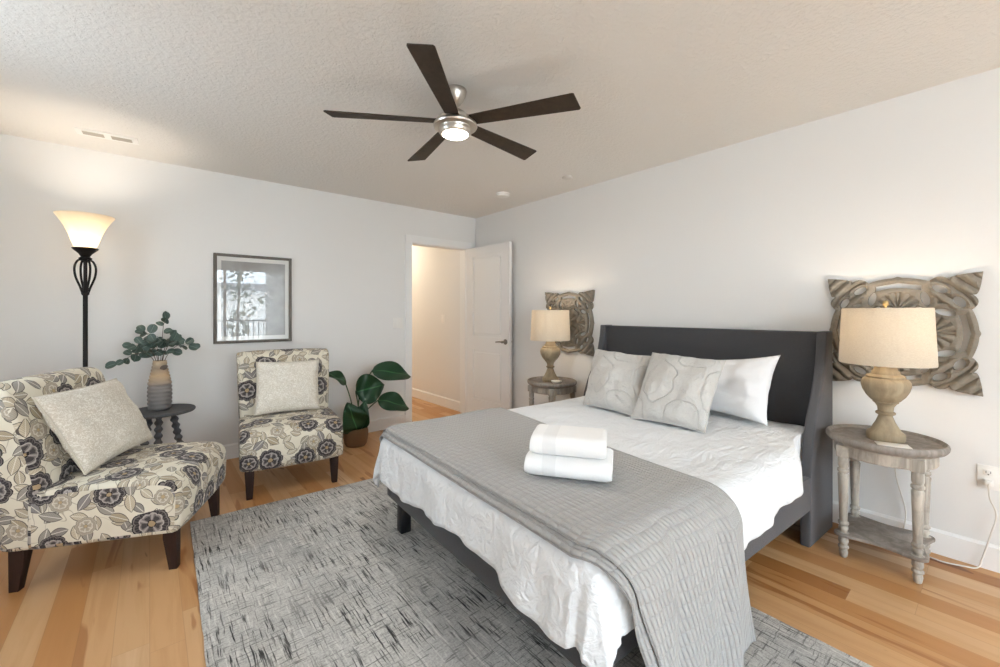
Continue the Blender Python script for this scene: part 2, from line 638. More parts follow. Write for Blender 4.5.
def m_cushion(name, color, kind):
    t = NT(name)
    uv = t.coord('UV')
    u, v, _ = t.sep(uv)
    if kind == 'vermicelli':
        n = t.noise(uv, 26, 1, 0.5, 1.6)
        line = t.ramp(t.math('ABSOLUTE', t.math('SUBTRACT', n, 0.5)), [(0.02, 1.0), (0.07, 0.0)])
        col = t.mix(t.math('MULTIPLY', line, 0.75), color, '#f4f1e9')
        t.set(color=col, rough=0.95, spec=0.15)
        t.bump(line, 0.25, 0.002)
    elif kind == 'quatrefoil':
        # embossed ogee lattice
        dn = t.math('MULTIPLY', t.math('SUBTRACT', t.noise(uv, 3.0, 2), 0.5), 0.16)
        su = t.math('MULTIPLY', t.math('ADD', t.math('SUBTRACT', u, 0.34), dn), PI * 2 / 0.70)
        sv = t.math('MULTIPLY', t.math('ADD', t.math('SUBTRACT', v, 0.52), dn), PI * 2 / 0.84)
        f = t.math('ADD', t.math('COSINE', su), t.math('COSINE', sv))
        f = t.math('ADD', f, t.math('MULTIPLY', t.math('COSINE', t.math('MULTIPLY', su, 2.0)), 0.22))
        f = t.math('ADD', f, t.math('MULTIPLY', t.math('COSINE', t.math('MULTIPLY', sv, 3.0)), -0.16))
        l1 = t.ramp(t.math('ABSOLUTE', t.math('SUBTRACT', f, 0.55)), [(0.02, 1.0), (0.13, 0.0)])
        l2 = t.ramp(t.math('ABSOLUTE', t.math('SUBTRACT', f, -0.85)), [(0.02, 0.8), (0.10, 0.0)])
        line = t.math('MAXIMUM', l1, l2)
        w = t.noise(uv, 60, 3, 0.7)
        col = t.mix(t.math('MULTIPLY', w, 0.5), color, '#dcdad6')
        col = t.mix(t.math('MULTIPLY', line, 0.07), col, '#8d8b88')
        t.set(color=col, rough=0.85, spec=0.2, sheen=0.2)
        h = t.math('ADD', t.math('MULTIPLY', line, -0.75), t.math('MULTIPLY', t.noise(uv, 7, 4, 0.65, 1.2), 2.0))
        t.bump(h, 0.9, 0.010)
    else:
        n = t.noise(uv, 4, 4, 0.6, 1.2)
        t.set(color=color, rough=0.9, spec=0.2)
        t.bump(n, 0.35, 0.012)
    return t.m


def m_carved():
    t = NT('carved_grey_wood')
    c = t.coord()
    g = t.noise(t.mapping(c, (10, 22, 22)), 1.5, 4, 0.6, 0.5)
    pt = t.n('ShaderNodeNewGeometry').outputs['Pointiness']
    col = t.mix(t.ramp(g, [(0.3, 0.0), (0.7, 1.0)]), '#7d7569', '#938a7d')
    t.set(color=col, rough=0.65, spec=0.25)
    t.bump(g, 0.12, 0.003)
    return t.m


MAT = {}
MAT['wall'] = m_wall()
MAT['ceiling'] = m_ceiling()
MAT['floor'] = m_floor()
MAT['trim'] = simple('trim_paint', '#ececeb', 0.45, spec=0.4)
MAT['door'] = simple('door_paint', '#e9e8e6', 0.42, spec=0.4)
MAT['charcoal'] = m_fabric('charcoal_linen', '#3e3e40', '#4c4c4e', 420)
MAT['wing'] = m_fabric('charcoal_linen_wing', '#4a4a4d', '#5b5b5e', 420)
MAT['duvet'] = m_duvet()
MAT['throw'] = m_throw()
MAT['rug'] = m_rug()
MAT['floral'] = m_floral()
MAT['espresso'] = m_wood_grey('espresso_wood', '#2a1a15', '#34211a', '#1f130f')
MAT['blackwood'] = simple('black_leg', '#141316', 0.5)
MAT['table_wood'] = m_wood_grey('whitewashed_wood', '#938d84', '#c3bcb1', '#6c655d')
MAT['table_top'] = m_wood_grey('driftwood_top', '#7d756d', '#99918a', '#5c554e')
MAT['lamp_wood'] = m_wood_grey('lamp_wood', '#8d7d66', '#a5967c', '#75664f')
MAT['carved'] = m_carved()
MAT['shade'] = m_shade()
MAT['amber'] = m_amber_glass()
MAT['bronze'] = m_metal('dark_bronze', '#1f1a18', 0.45, 0.6)
MAT['nickel'] = m_metal('brushed_nickel', '#c9c4bc', 0.26)
MAT['brass'] = m_metal('aged_brass', '#b29a6d', 0.3)
MAT['dark_nickel'] = m_metal('door_hardware', '#8b857e', 0.3)
MAT['blade'] = m_wood_grey('fan_blade_wood', '#33291f', '#3f3429', '#2c231b')
MAT['grey_table'] = m_wood_grey('charcoal_table', '#4f4f51', '#5d5d5f', '#444446', 1.5)
MAT['vase'] = m_vase()
MAT['basket'] = m_basket()
MAT['soil'] = simple('soil', '#2e241c', 1.0)
MAT['leaf'] = m_leaf('glossy_leaf', '#173a22', '#24502e', '#3f7046')
MAT['euc'] = m_leaf('eucalyptus_leaf', '#4a5b52', '#66786d', '#84948a')
MAT['euc_stem'] = simple('eucalyptus_stem', '#5a4a3c', 0.7)
MAT['stalk'] = simple('plant_stalk', '#2f4a2b', 0.5)
MAT['cream'] = m_cushion('cream_cushion', '#d3ccbe', 'vermicelli')
MAT['silver'] = m_cushion('silver_cushion', '#c4c2be', 'quatrefoil')
MAT['pillow'] = m_cushion('white_pillowcase', '#ececed', 'plain')
MAT['plastic'] = simple('white_plastic', '#eceae6', 0.35, spec=0.5)
MAT['dark_slot'] = simple('dark_slot', '#4a4744', 0.6)
MAT['frame'] = m_wood_grey('frame_wood', '#68635d', '#78726b', '#57524d', 2)
MAT['ceramic'] = simple('white_ceramic', '#efece6', 0.3)


def m_emit(name, color, strength):
    t = NT(name)
    t.set(color='#ffffff', rough=0.4, emit=color, emit_s=strength)
    return t.m


MAT['fan_lens'] = m_emit('frosted_lens', '#fff6ea', 9.0)
MAT['bulb'] = m_emit('bulb_glow', '#ffe2b8', 8.0)


def m_towel():
    t = NT('white_terry')
    c = t.coord()
    x, y, z = t.sep(c)
    w = t.noise(c, 300, 2, 0.7)
    band = t.math('LESS_THAN', t.math('ABSOLUTE', t.math('SUBTRACT', x, -0.070)), 0.026)
    stripe = t.math('GREATER_THAN', t.math('SINE', t.math('MULTIPLY', x, 480.0)), 0.2)
    col = t.mix(t.math('MULTIPLY', band, 0.35), '#f1f1f1', '#d9d9da')
    t.set(color=col, rough=1.0, spec=0.1, sheen=0.3)
    h = t.math('ADD', t.math('MULTIPLY', w, t.math('SUBTRACT', 1.0, t.math('MULTIPLY', band, 0.8))),
               t.math('MULTIPLY', t.math('MULTIPLY', band, stripe), 0.5))
    t.bump(h, 0.5, 0.004)
    return t.m


MAT['towel'] = m_towel()

# ------------------------------------------------------------------ room shell
DX0, DX1, DH = 2.252, 3.010, 2.045       # doorway in the far wall
TH = 0.12
HX0, HX1, HY1 = 0.9, 3.02, 7.6           # hall beyond the doorway

b = BM(); box(b, LX - 0.12, RX + 0.12, NY - 0.12, HY1 + 0.1, -0.06, 0.0)
struct(obj('floor', b, MAT['floor'], smooth=False))
b = BM(); box(b, LX - 0.12, RX + 0.12, NY - 0.12, FY + TH, CZ, CZ + 0.08)
struct(obj('ceiling', b, MAT['ceiling'], smooth=False))
b = BM(); box(b, HX0 - 0.1, HX1 + 0.1, FY + TH, HY1 + 0.1, CZ, CZ + 0.08)
struct(obj('ceiling_hall', b, MAT['ceiling'], smooth=False))

b = BM()
box(b, LX - 0.12, DX0, FY, FY + TH, 0, CZ)
box(b, DX1, RX + 0.12, FY, FY + TH, 0, CZ)
box(b, DX0, DX1, FY, FY + TH, DH, CZ)
struct(obj('wall_far', b, MAT['wall'], smooth=False))
b = BM(); box(b, RX, RX + 0.12, NY - 0.12, FY, 0, CZ)
struct(obj('wall_right', b, MAT['wall'], smooth=False))
b = BM()
box(b, LX - 0.12, LX, NY - 0.12, LWY0, 0, CZ)
box(b, LX - 0.12, LX, LWY1, FY, 0, CZ)
box(b, LX - 0.12, LX, LWY0, LWY1, 0, LWZ0)
box(b, LX - 0.12, LX, LWY0, LWY1, LWZ1, CZ)
struct(obj('wall_left', b, MAT['wall'], smooth=False))
b = BM()
box(b, LX, NWX0, NY - 0.12, NY, 0, CZ)
box(b, NWX1, RX, NY - 0.12, NY, 0, CZ)
box(b, NWX0, NWX1, NY - 0.12, NY, NWZ1, CZ)
struct(obj('wall_near', b, MAT['wall'], smooth=False))
b = BM(); box(b, HX1, HX1 + 0.1, FY + TH, HY1, 0, CZ)
struct(obj('wall_hall_right', b, MAT['wall'], smooth=False))
b = BM(); box(b, HX0 - 0.1, HX0, FY + TH, HY1, 0, CZ)
struct(obj('wall_hall_left', b, MAT['wall'], smooth=False))
b = BM(); box(b, HX0 - 0.1, HX1 + 0.1, HY1, HY1 + 0.1, 0, CZ)
struct(obj('wall_hall_end', b, MAT['wall'], smooth=False))


def baseboard(name, pts, h=0.125, t=0.014):
    """pts: straight run (x0,y0)-(x1,y1); thickness grows to the left of travel"""
    (x0, y0), (x1, y1) = pts
    d = Vector((x1 - x0, y1 - y0, 0)); L = d.length; d.normalize()
    nrm = Vector((-d.y, d.x, 0))
    prof = [(0, 0), (t, 0), (t, h - 0.012), (t * 0.55, h - 0.004), (t * 0.4, h), (0, h)]
    bm = BM()
    A = [bm.verts.new(Vector((x0, y0, 0)) + nrm * a + Vector((0, 0, c))) for a, c in prof]
    B = [bm.verts.new(Vector((x1, y1, 0)) + nrm * a + Vector((0, 0, c))) for a, c in prof]
    n = len(A)
    bm.faces.new(A); bm.faces.new(B[::-1])
    for i in range(n):
        j = (i + 1) % n
        bm.faces.new((A[i], B[i], B[j], A[j]))
    return struct(obj(name, bm, MAT['trim'], smooth=False))


CW = 0.078
baseboard('baseboard_far', ((DX0 - CW, FY), (LX, FY)))
baseboard('baseboard_right', ((RX, NY), (RX, FY)))
baseboard('baseboard_left', ((LX, FY), (LX, NY)))
baseboard('baseboard_hall', ((HX1, FY + TH + 0.02), (HX1, HY1)))

b = BM()
for y0, y1 in ((FY - 0.016, FY), (FY + TH, FY + TH + 0.016)):
    box(b, DX0 - CW, DX0 + 0.004, y0, y1, 0, DH + CW, 0.003, 1)
    box(b, DX1 - 0.004, DX1 + CW if y0 < FY else DX1 + 0.008, y0, y1, 0, DH + CW, 0.003, 1)
    box(b, DX0, DX1, y0, y1, DH - 0.004, DH + CW, 0.003, 1)
box(b, DX0 - 0.001, DX0 + 0.012, FY, FY + TH, 0, DH)
box(b, DX1 - 0.012, DX1 + 0.001, FY, FY + TH, 0, DH)
box(b, DX0, DX1, FY, FY + TH, DH - 0.012, DH + 0.001)
struct(obj('trim_1', b, MAT['trim'], smooth=False))

# sliding window behind the camera (daylight)
def window(name, axis, at, a0, a1, z0, z1, muntins):
    bm = BM()
    w, d = 0.055, 0.07
    def bar(p0, p1, q0, q1):
        if axis == 'y':
            box(bm, p0, p1, at - d, at, q0, q1, 0.004, 1)
        else:
            box(bm, at - d, at, p0, p1, q0, q1, 0.004, 1)
    bar(a0, a0 + w, z0, z1); bar(a1 - w, a1, z0, z1)
    bar(a0 + w, a1 - w, z0, z0 + w); bar(a0 + w, a1 - w, z1 - w, z1)
    for mm in muntins:
        bar(mm - w / 2, mm + w / 2, z0 + w, z1 - w)
    f = struct(obj(name, bm, MAT['trim'], smooth=False))
    t = NT(name + '_glass')
    tr = t.n('ShaderNodeBsdfTransparent'); gl = t.n('ShaderNodeBsdfGlossy'); gl.inputs['Roughness'].default_value = 0.02
    mx = t.n('ShaderNodeMixShader'); mx.inputs[0].default_value = 0.05
    t.t.links.new(tr.outputs[0], mx.inputs[1]); t.t.links.new(gl.outputs[0], mx.inputs[2])
    t.t.links.new(mx.outputs[0], t.out.inputs['Surface'])
    bm = BM()
    if axis == 'y':
        box(bm, a0 + w, a1 - w, at - d * 0.6, at - d * 0.5, z0 + w, z1 - w)
    else:
        box(bm, at - d * 0.6, at - d * 0.5, a0 + w, a1 - w, z0 + w, z1 - w)
    obj('pane', bm, t.m, f, smooth=False)
    return f


window('window_1', 'y', NY - 0.03, NWX0, NWX1, NWZ0, NWZ1, [0.10, 1.32])

window('added_window', 'x', LX - 0.03, LWY0, LWY1, LWZ0, LWZ1, [2.40])  # opening added in the unseen left wall to even out the room light

# pleated curtain drawn over the right part of the window (mirrored in the picture glass)
t = NT('sheer_curtain'); t.set(color='#f1efec', rough=0.9, spec=0.1)
_tr = t.n('ShaderNodeBsdfTranslucent'); _tr.inputs['Color'].default_value = srgb('#f1efec')
_mx = t.n('ShaderNodeMixShader'); _mx.inputs[0].default_value = 0.70
t.t.links.new(t.b.outputs[0], _mx.inputs[1]); t.t.links.new(_tr.outputs[0], _mx.inputs[2]); t.t.links.new(_mx.outputs[0], t.out.inputs['Surface'])
ct = thing('curtain', 'white pleated curtain mirrored at the right of the picture glass', 'curtain', (2.42, NY + 0.10, 0))
b = BM(); cols = []
for i in range(121):
    x = -0.30 + 0.80 * i / 120
    cols.append([b.verts.new((x, (0.030 + 0.012 * (1 - k / 12)) * math.sin(x * 62 + 0.25 * math.sin(k * 0.5)), 0.02 + 2.32 * k / 12)) for k in range(13)])
for A, B in zip(cols, cols[1:]):
    for k in range(12):
        b.faces.new((A[k], B[k], B[k + 1], A[k + 1]))
obj('fabric', b, t.m, ct, sharp=0)
b = BM(); tube(b, [(-3.4, 0, 2.355), (0.62, 0, 2.355)], 0.012, 12)
obj('rod', b, simple('rod_metal', '#55524f', 0.4, metal=0.8), ct)

# balcony and the building across the street: only seen mirrored in the picture glass
b = BM(); box(b, -3.2, 4.0, NY - 1.75, NY - 0.12, -0.14, -0.02)
struct(obj('floor_balcony', b, simple('concrete', '#b9b6b0', 0.9), smooth=False))
b = BM()
box(b, -3.0, 3.8, NY - 1.62, NY - 1.58, 1.02, 1.06, 0.006, 1)
box(b, -3.0, 3.8, NY - 1.615, NY - 1.585, 0.04, 0.07)
k = -3.0
while k < 3.8:
    box(b, k - 0.008, k + 0.008, NY - 1.608, NY - 1.592, 0.06, 1.03)
    k += 0.12
for k in (-3.0, -0.75, 1.5, 3.77):
    box(b, k - 0.02, k + 0.02, NY - 1.62, NY - 1.58, -0.02, 1.04)
tag(obj('balcony_railing', b, simple('dark_iron', '#3a3a3c', 0.5), smooth=False),
    'dark iron balcony railing mirrored in the picture glass', 'railing')
bt = thing('apartment_building', 'pale building across the street mirrored in the picture glass', 'building', (2.5, -13.0, -6.0))
b = BM(); box(b, -9, 9, -3, 3, 0, 8.1)
obj('wall', b, simple('stucco', '#e4e1dc', 0.9), bt, smooth=False)
b = BM(); box(b, -9.2, 9.2, -3.2, 3.2, 8.1, 8.35)
obj('roof', b, simple('roof_grey', '#8f8f92', 0.9), bt, smooth=False)
MAT['far_glass'] = simple('far_glass', '#5b6570', 0.15)
for i in range(6):
    for z in (1.2, 4.0, 6.3):
        b = BM(); box(b, -7.6 + i * 2.9, -6.4 + i * 2.9, 2.95, 3.04, z, z + 1.3)
        obj('window', b, MAT['far_glass'], bt, smooth=False)
tt = thing('street_tree', 'slim street tree mirrored in the picture glass', 'tree', (1.95, -5.6, -6.0))
b = BM(); tube(b, spline([(0, 0, 0), (0.05, 0, 3), (-0.03, 0, 6), (0.05, 0, 8.6)], 6), [0.09] * 12 + [0.03] * 7, 8)
obj('trunk', b, simple('bark', '#4c443d', 0.9), tt)
b = BM()
for i in range(260):
    a, h = random.uniform(0, 2 * PI), random.uniform(6.6, 9.0)
    r = random.uniform(0.0, 0.75) * (1 - abs(h - 7.7) / 1.9)
    M = Matrix.Translation((r * math.cos(a), r * math.sin(a), h)) @ Matrix.Rotation(random.uniform(0, 6), 4, Vector((random.random(), random.random(), random.random() + .01)).normalized())
    q = [bm_v for bm_v in [b.verts.new(M @ Vector(p)) for p in ((-.06, -.03, 0), (.06, -.03, 0.01), (.06, .03, 0), (-.06, .03, -0.01))]]
    b.faces.new(q)
obj('foliage', b, simple('far_leaf', '#55624f', 0.8), tt)

# door leaf, hinged on the right jamb and swung in against the right wall
dang = math.radians(-86.6)
hx, hy = DX1 - 0.006, FY - 0.018
dr = struct(bpy.data.objects.new('door_1', None)); COL.objects.link(dr)
dr.location = (hx, hy, 0.012); dr.rotation_euler = (0, 0, dang)
DWD, DTH, DHT = 0.750, 0.035, 2.028
# local: x = along the leaf from the hinge, y = thickness; the face seen from the room is y = 0 side
def door_leaf():
    bm = BM()
    box(bm, 0, DWD, 0.011, DTH - 0.011, 0, DHT)
    st, rb, rm, rt = 0.118, 0.205, 0.155, 0.118
    zmid = 0.80
    for y0, y1 in ((0.0, 0.0115), (DTH - 0.0115, DTH)):
        box(bm, 0, st, y0, y1, 0, DHT); box(bm, DWD - st, DWD, y0, y1, 0, DHT)
        box(bm, st, DWD - st, y0, y1, 0, rb); box(bm, st, DWD - st, y0, y1, zmid, zmid + rm); box(bm, st, DWD - st, y0, y1, DHT - rt, DHT)
        for z0, z1 in ((rb, zmid), (zmid + rm, DHT - rt)):
            yy0, yy1 = (0.002, 0.0115) if y0 == 0.0 else (DTH - 0.0115, DTH - 0.002)
            box(bm, st + 0.030, DWD - st - 0.030, yy0, yy1, z0 + 0.030, z1 - 0.030, 0.009, 2)
    return bm
obj('door_leaf', door_leaf(), MAT['door'], dr, smooth=False)
for sgn, y0 in ((-1, 0.0), (1, DTH)):
    b = BM()
    M = Matrix.Translation((DWD - 0.062, y0, 0.915)) @ Matrix.Rotation(-sgn * PI / 2, 4, 'X')
    r0 = lathe(b, [(0.031, 0), (0.031, 0.005), (0.026, 0.009), (0.012, 0.011), (0.010, 0.042), (0.014, 0.046), (0.014, 0.056), (0.008, 0.060)], 24)
    bmesh.ops.transform(b, matrix=M, verts=b.verts[:])
    yy = y0 + sgn * 0.051
    tube(b, [(DWD - 0.058, yy, 0.915), (DWD - 0.10, yy + sgn * 0.002, 0.917), (DWD - 0.145, yy, 0.913), (DWD - 0.172, yy - sgn * 0.004, 0.910)], [0.009, 0.008, 0.0075, 0.007], 10)
    obj('door_handle', b, MAT['dark_nickel'], dr)

# light switches and outlet
def switch(name, label, face, horiz, n_gang):
    """face: centre point on the wall; horiz: unit vector along the wall, the plate faces horiz x z"""
    o = thing(name, label, 'light switch', face)
    hv = Vector(horiz); nv = hv.cross(Vector((0, 0, 1)))
    M = Matrix((( hv.x, nv.x, 0), (hv.y, nv.y, 0), (0, 0, 1))).to_4x4()
    w = 0.035 + 0.0225 * (n_gang - 1)
    b = BM(); box(b, -w, w, 0.0, 0.006, -0.058, 0.058, 0.0025, 2, M)
    obj('wall_plate', b, MAT['plastic'], o)
    for i in range(n_gang):
        c = (i - (n_gang - 1) / 2) * 0.046
        b = BM(); box(b, c - 0.016, c + 0.016, 0.005, 0.009, -0.033, 0.033, 0.0015, 2, M)
        obj('rocker', b, MAT['plastic'], o)
    return o
switch('light_switch', 'white two-gang light switch on wall left of the doorway', (2.090, FY, 1.140), (1, 0, 0), 2)
switch('light_switch', 'white light switch on the hallway wall seen through the doorway', (HX1, 4.80, 1.165), (0, -1, 0), 1)

o = thing('power_outlet', 'white wall outlet with cord plugged in, right of the oval side table', 'outlet', (RX, 0.040, 0.448))
b = BM(); box(b, -0.007, 0, -0.036, 0.036, -0.058, 0.058, 0.0025, 2)
obj('wall_plate', b, MAT['plastic'], o)
for dz in (0.024, -0.024):
    b = BM(); box(b, -0.011, -0.005, -0.017, 0.017, dz - 0.015, dz + 0.015, 0.004, 2)
    s = obj('socket', b, MAT['plastic'], o)
    if dz > 0:
        b = BM()
        box(b, -0.0118, -0.0108, -0.0085, -0.0065, dz - 0.003, dz + 0.008)
        box(b, -0.0118, -0.0108, 0.0065, 0.0085, dz - 0.003, dz + 0.008)
        box(b, -0.0118, -0.0108, -0.0025, 0.0025, dz - 0.011, dz - 0.006)
        obj('slot', b, MAT['dark_slot'], s, smooth=False)

# ceiling things
o = thing('air_vent', 'white rectangular ceiling air vent above the floor lamp', 'vent', (-0.215, 3.840, CZ), math.radians(-3))
b = BM(); box(b, -0.155, 0.155, -0.062, 0.062, -0.008, 0, 0.003, 2)
obj('vent_frame', b, MAT['plastic'], o)
for c in (-0.070, 0.070):
    b = BM()
    for i in range(5):
        y = -0.026 + i * 0.013
        box(b, c - 0.052, c + 0.052, y - 0.0045, y + 0.0045, -0.0105, -0.0075)
    obj('louver', b, simple('louver_shade', '#b4aca0', 0.6), o, smooth=False)
o = thing('smoke_detector', 'round white smoke detector on the ceiling beyond the fan', 'smoke detector', (2.70, 3.185, CZ))
b = BM(); lathe(b, [(0.068, 0), (0.068, -0.012), (0.060, -0.030), (0.045, -0.036), (0.001, -0.038)], 32)
obj('housing', b, MAT['plastic'], o)
b = BM(); lathe(b, [(0.050, -0.012), (0.0685, -0.0125), (0.0685, -0.016), (0.050, -0.0165)], 32)
obj('vent_ring', b, simple('detector_ring', '#cfccc5', 0.6), o)
b = BM(); lathe(b, [(0.044, 0), (0.044, -0.010), (0.034, -0.016), (0.001, -0.017)], 28)
tag(obj('sprinkler_cover', b, simple('cover_paint', '#d9d6d0', 0.5)), 'small flat round cover on ceiling right of the smoke detector', 'ceiling cover').location = (2.80, 2.435, CZ)

# ------------------------------------------------------------------ rug
def flat_poly(pts, n, z0, z1):
    bm = BM()
    (a, b_, c, d) = [Vector((p[0], p[1], 0)) for p in pts]
    top = [[None] * (n + 1) for _ in range(n + 1)]
    for i in range(n + 1):
        for j in range(n + 1):
            s, t = i / n, j / n
            p = (a * (1 - s) + b_ * s) * (1 - t) + (d * (1 - s) + c * s) * t
            edge = i in (0, n) or j in (0, n)
            p = p + Vector((0, 0, z1 - (0.004 if edge else 0) + (0 if edge else 0.0012 * noise.noise(p * 9))))
            if edge:
                p += Vector((0.004 * noise.noise(p * 22), 0.004 * noise.noise(p * 22 + Vector((5, 5, 5))), 0))
            top[i][j] = bm.verts.new(p)
    for i in range(n):
        for j in range(n):
            bm.faces.new((top[i][j], top[i + 1][j], top[i + 1][j + 1], top[i][j + 1]))
    ring = [top[i][0] for i in range(n)] + [top[n][j] for j in range(n)] + [top[n - i][n] for i in range(n)] + [top[0][n - j] for j in range(n)]
    low = [bm.verts.new((v.co.x, v.co.y, z0)) for v in ring]
    m = len(ring)
    for i in range(m):
        j = (i + 1) % m
        bm.faces.new((ring[i], low[i], low[j], ring[j]))
    bm.faces.new(low)
    return bm


RUGZ = 0.012
rug = obj('area_rug', flat_poly([(0.105, -0.25), (1.952, 0.165), (1.985, 2.99), (0.185, 3.098)], 60, 0.0005, RUGZ), MAT['rug'])
tag(rug, 'grey woven rug with dark crosshatch streaks under the bed', 'rug')

# ------------------------------------------------------------------ bed
BTH = math.radians(3.2)
BO = Vector((3.052, 0.628, 0))
EU = Vector((-math.cos(BTH), math.sin(BTH), 0))     # towards the foot
EV = Vector((math.sin(BTH), math.cos(BTH), 0))      # towards the far side


def bp(u, v, z):
    return BO + EU * u + EV * v + Vector((0, 0, z))


BMAT = Matrix((( EU.x, EV.x, 0, BO.x), (EU.y, EV.y, 0, BO.y), (0, 0, 1, 0), (0, 0, 0, 1)))
# the bed's own frame: x = u (to the foot), y = v with a mirrored hand, so meshes are placed through BMAT
BW = 1.630


def bobj(name, bm, mat, parent, **kw):
    """mesh given in (u, v, z) -> stored relative to the bed's Empty"""
    bmesh.ops.transform(bm, matrix=Matrix.Translation(-BO) @ BMAT, verts=bm.verts[:])
    return obj(name, bm, mat, parent, **kw)


bed = thing('bed', 'upholstered bed with charcoal winged headboard, made up in white', 'bed', BO)
HBH = 1.142
b = BM(); box(b, 0.002, 0.085, 0.046, BW - 0.046, 0.05, HBH, 0.012, 3)
bobj('headboard', b, MAT['charcoal'], bed)


def wing_outline():
    # (u, z) front edge from the top down: shallow at the top, flaring to the floor
    front = [(0.105, HBH + 0.004), (0.118, 1.05), (0.138, 0.96), (0.175, 0.86), (0.225, 0.77), (0.278, 0.68), (0.320, 0.58), (0.345, 0.46), (0.358, 0.30), (0.362, 0.004)]
    return [(-0.002, 0.004), (-0.002, HBH + 0.004)] + front


for v0 in (0.0, BW - 0.05):
    b = BM()
    fs = prism(b, wing_outline(), 0.05, 'y', v0)
    es = [e for f in fs[:2] for e in f.edges]
    bmesh.ops.recalc_face_normals(b, faces=b.faces[:])
    bmesh.ops.bevel(b, geom=es, offset=0.009, segments=3, profile=0.5, affect='EDGES')
    bobj('wing', b, MAT['wing'], bed)
for v0, v1 in ((0.004, 0.050), (1.500, 1.546)):
    b = BM(); box(b, 0.086, 2.085, v0, v1, 0.195, 0.375, 0.008, 2)
    bobj('side_rail', b, MAT['wing'], bed)
b = BM(); box(b, 2.04, 2.086, 0.052, 1.498, 0.195, 0.375, 0.008, 2)
bobj('foot_rail', b, MAT['charcoal'], bed)
b = BM(); box(b, 0.10, 2.035, 0.055, 1.495, 0.30, 0.335)
bobj('slat_base', b, MAT['blackwood'], bed, smooth=False)
for (u, v) in ((2.025, 0.055), (2.025, 1.44)):
    b = BM(); box(b, u - 0.03, u + 0.03, v - 0.03, v + 0.03, RUGZ, 0.20, 0.004, 1)
    bobj('leg', b, MAT['blackwood'], bed)
for (u, v) in ((1.05, 0.10), (1.05, 1.45)):
    b = BM(); box(b, u - 0.03, u + 0.03, v - 0.03, v + 0.03, 0.0, 0.30, 0.004, 1)
    bobj('leg', b, MAT['blackwood'], bed)
b = BM(); box(b, 0.092, 2.06, 0.065, 1.495, 0.336, 0.545, 0.05, 4)
bobj('mattress', b, simple('mattress_ticking', '#e8e8e6', 0.9), bed)

# draped cloth over the mattress
U0, U1, V0, V1 = 0.10, 2.045, 0.030, 1.470      # inner rectangle (before the bend)


def drape(a, c, R, ztop, flare=0.10):
    """cloth coords (a along u, c along v) -> (u, v, z), rolling over the edges of the inner rectangle"""
    qa, qc = min(max(a, -9), U1), min(max(c, V0), V1)
    da, dc = a - qa, c - qc
    L = math.hypot(da, dc)
    if L < 1e-9:
        return a, c, ztop, 0.0, 0.0, 0.0
    na, nc = da / L, dc / L
    arc = R * PI / 2
    if L <= arc:
        h, d = R * math.sin(L / R), R * (1 - math.cos(L / R))
    else:
        h, d = R + (L - arc) * flare, R + (L - arc) * math.sqrt(1 - flare * flare)
    return qa + na * h, qc + nc * h, ztop - d, L, na, nc


def sheet(bm, nu, nv, fn, thick, uvs=None):
    """two-sided thick cloth from a grid function returning Vector in (u,v,z)"""
    P = [[fn(i / nu, j / nv) for j in range(nv + 1)] for i in range(nu + 1)]
    N = [[None] * (nv + 1) for _ in range(nu + 1)]
    for i in range(nu + 1):
        for j in range(nv + 1):
            d1 = P[min(i + 1, nu)][j] - P[max(i - 1, 0)][j]
            d2 = P[i][min(j + 1, nv)] - P[i][max(j - 1, 0)]
            n = d1.cross(d2)
            N[i][j] = n.normalized() if n.length > 1e-12 else Vector((0, 0, 1))
    if N[nu // 2][nv // 2].z < 0:
        for r in N:
            for j in range(nv + 1):
                r[j] = -r[j]
    T = [[bm.verts.new(P[i][j]) for j in range(nv + 1)] for i in range(nu + 1)]
    def th(i, j):
        e = min(i, nu - i, j, nv - j)
        return thick * min(1.0, 0.45 + e * 0.28)
    Lw = [[bm.verts.new(P[i][j] - N[i][j] * th(i, j)) for j in range(nv + 1)] for i in range(nu + 1)]
    uvl = bm.loops.layers.uv.new('UVMap')
    def face(vs, ij):
        f = bm.faces.new(vs)
        for lp, (i, j) in zip(f.loops, ij):
            lp[uvl].uv = uvs(i / nu, j / nv) if uvs else (i / nu, j / nv)
    for i in range(nu):
        for j in range(nv):
            ij = [(i, j), (i + 1, j), (i + 1, j + 1), (i, j + 1)]
            face([T[x][y] for x, y in ij], ij)
            face([Lw[x][y] for x, y in ij][::-1], ij[::-1])
    ring = [(i, 0) for i in range(nu)] + [(nu, j) for j in range(nv)] + [(nu - i, nv) for i in range(nu)] + [(0, nv - j) for j in range(nv)]
    m = len(ring)
    for k in range(m):
        a, c = ring[k], ring[(k + 1) % m]
        face([T[a[0]][a[1]], Lw[a[0]][a[1]], Lw[c[0]][c[1]], T[c[0]][c[1]]], [a, a, c, c])


DR, DZ = 0.105, 0.585


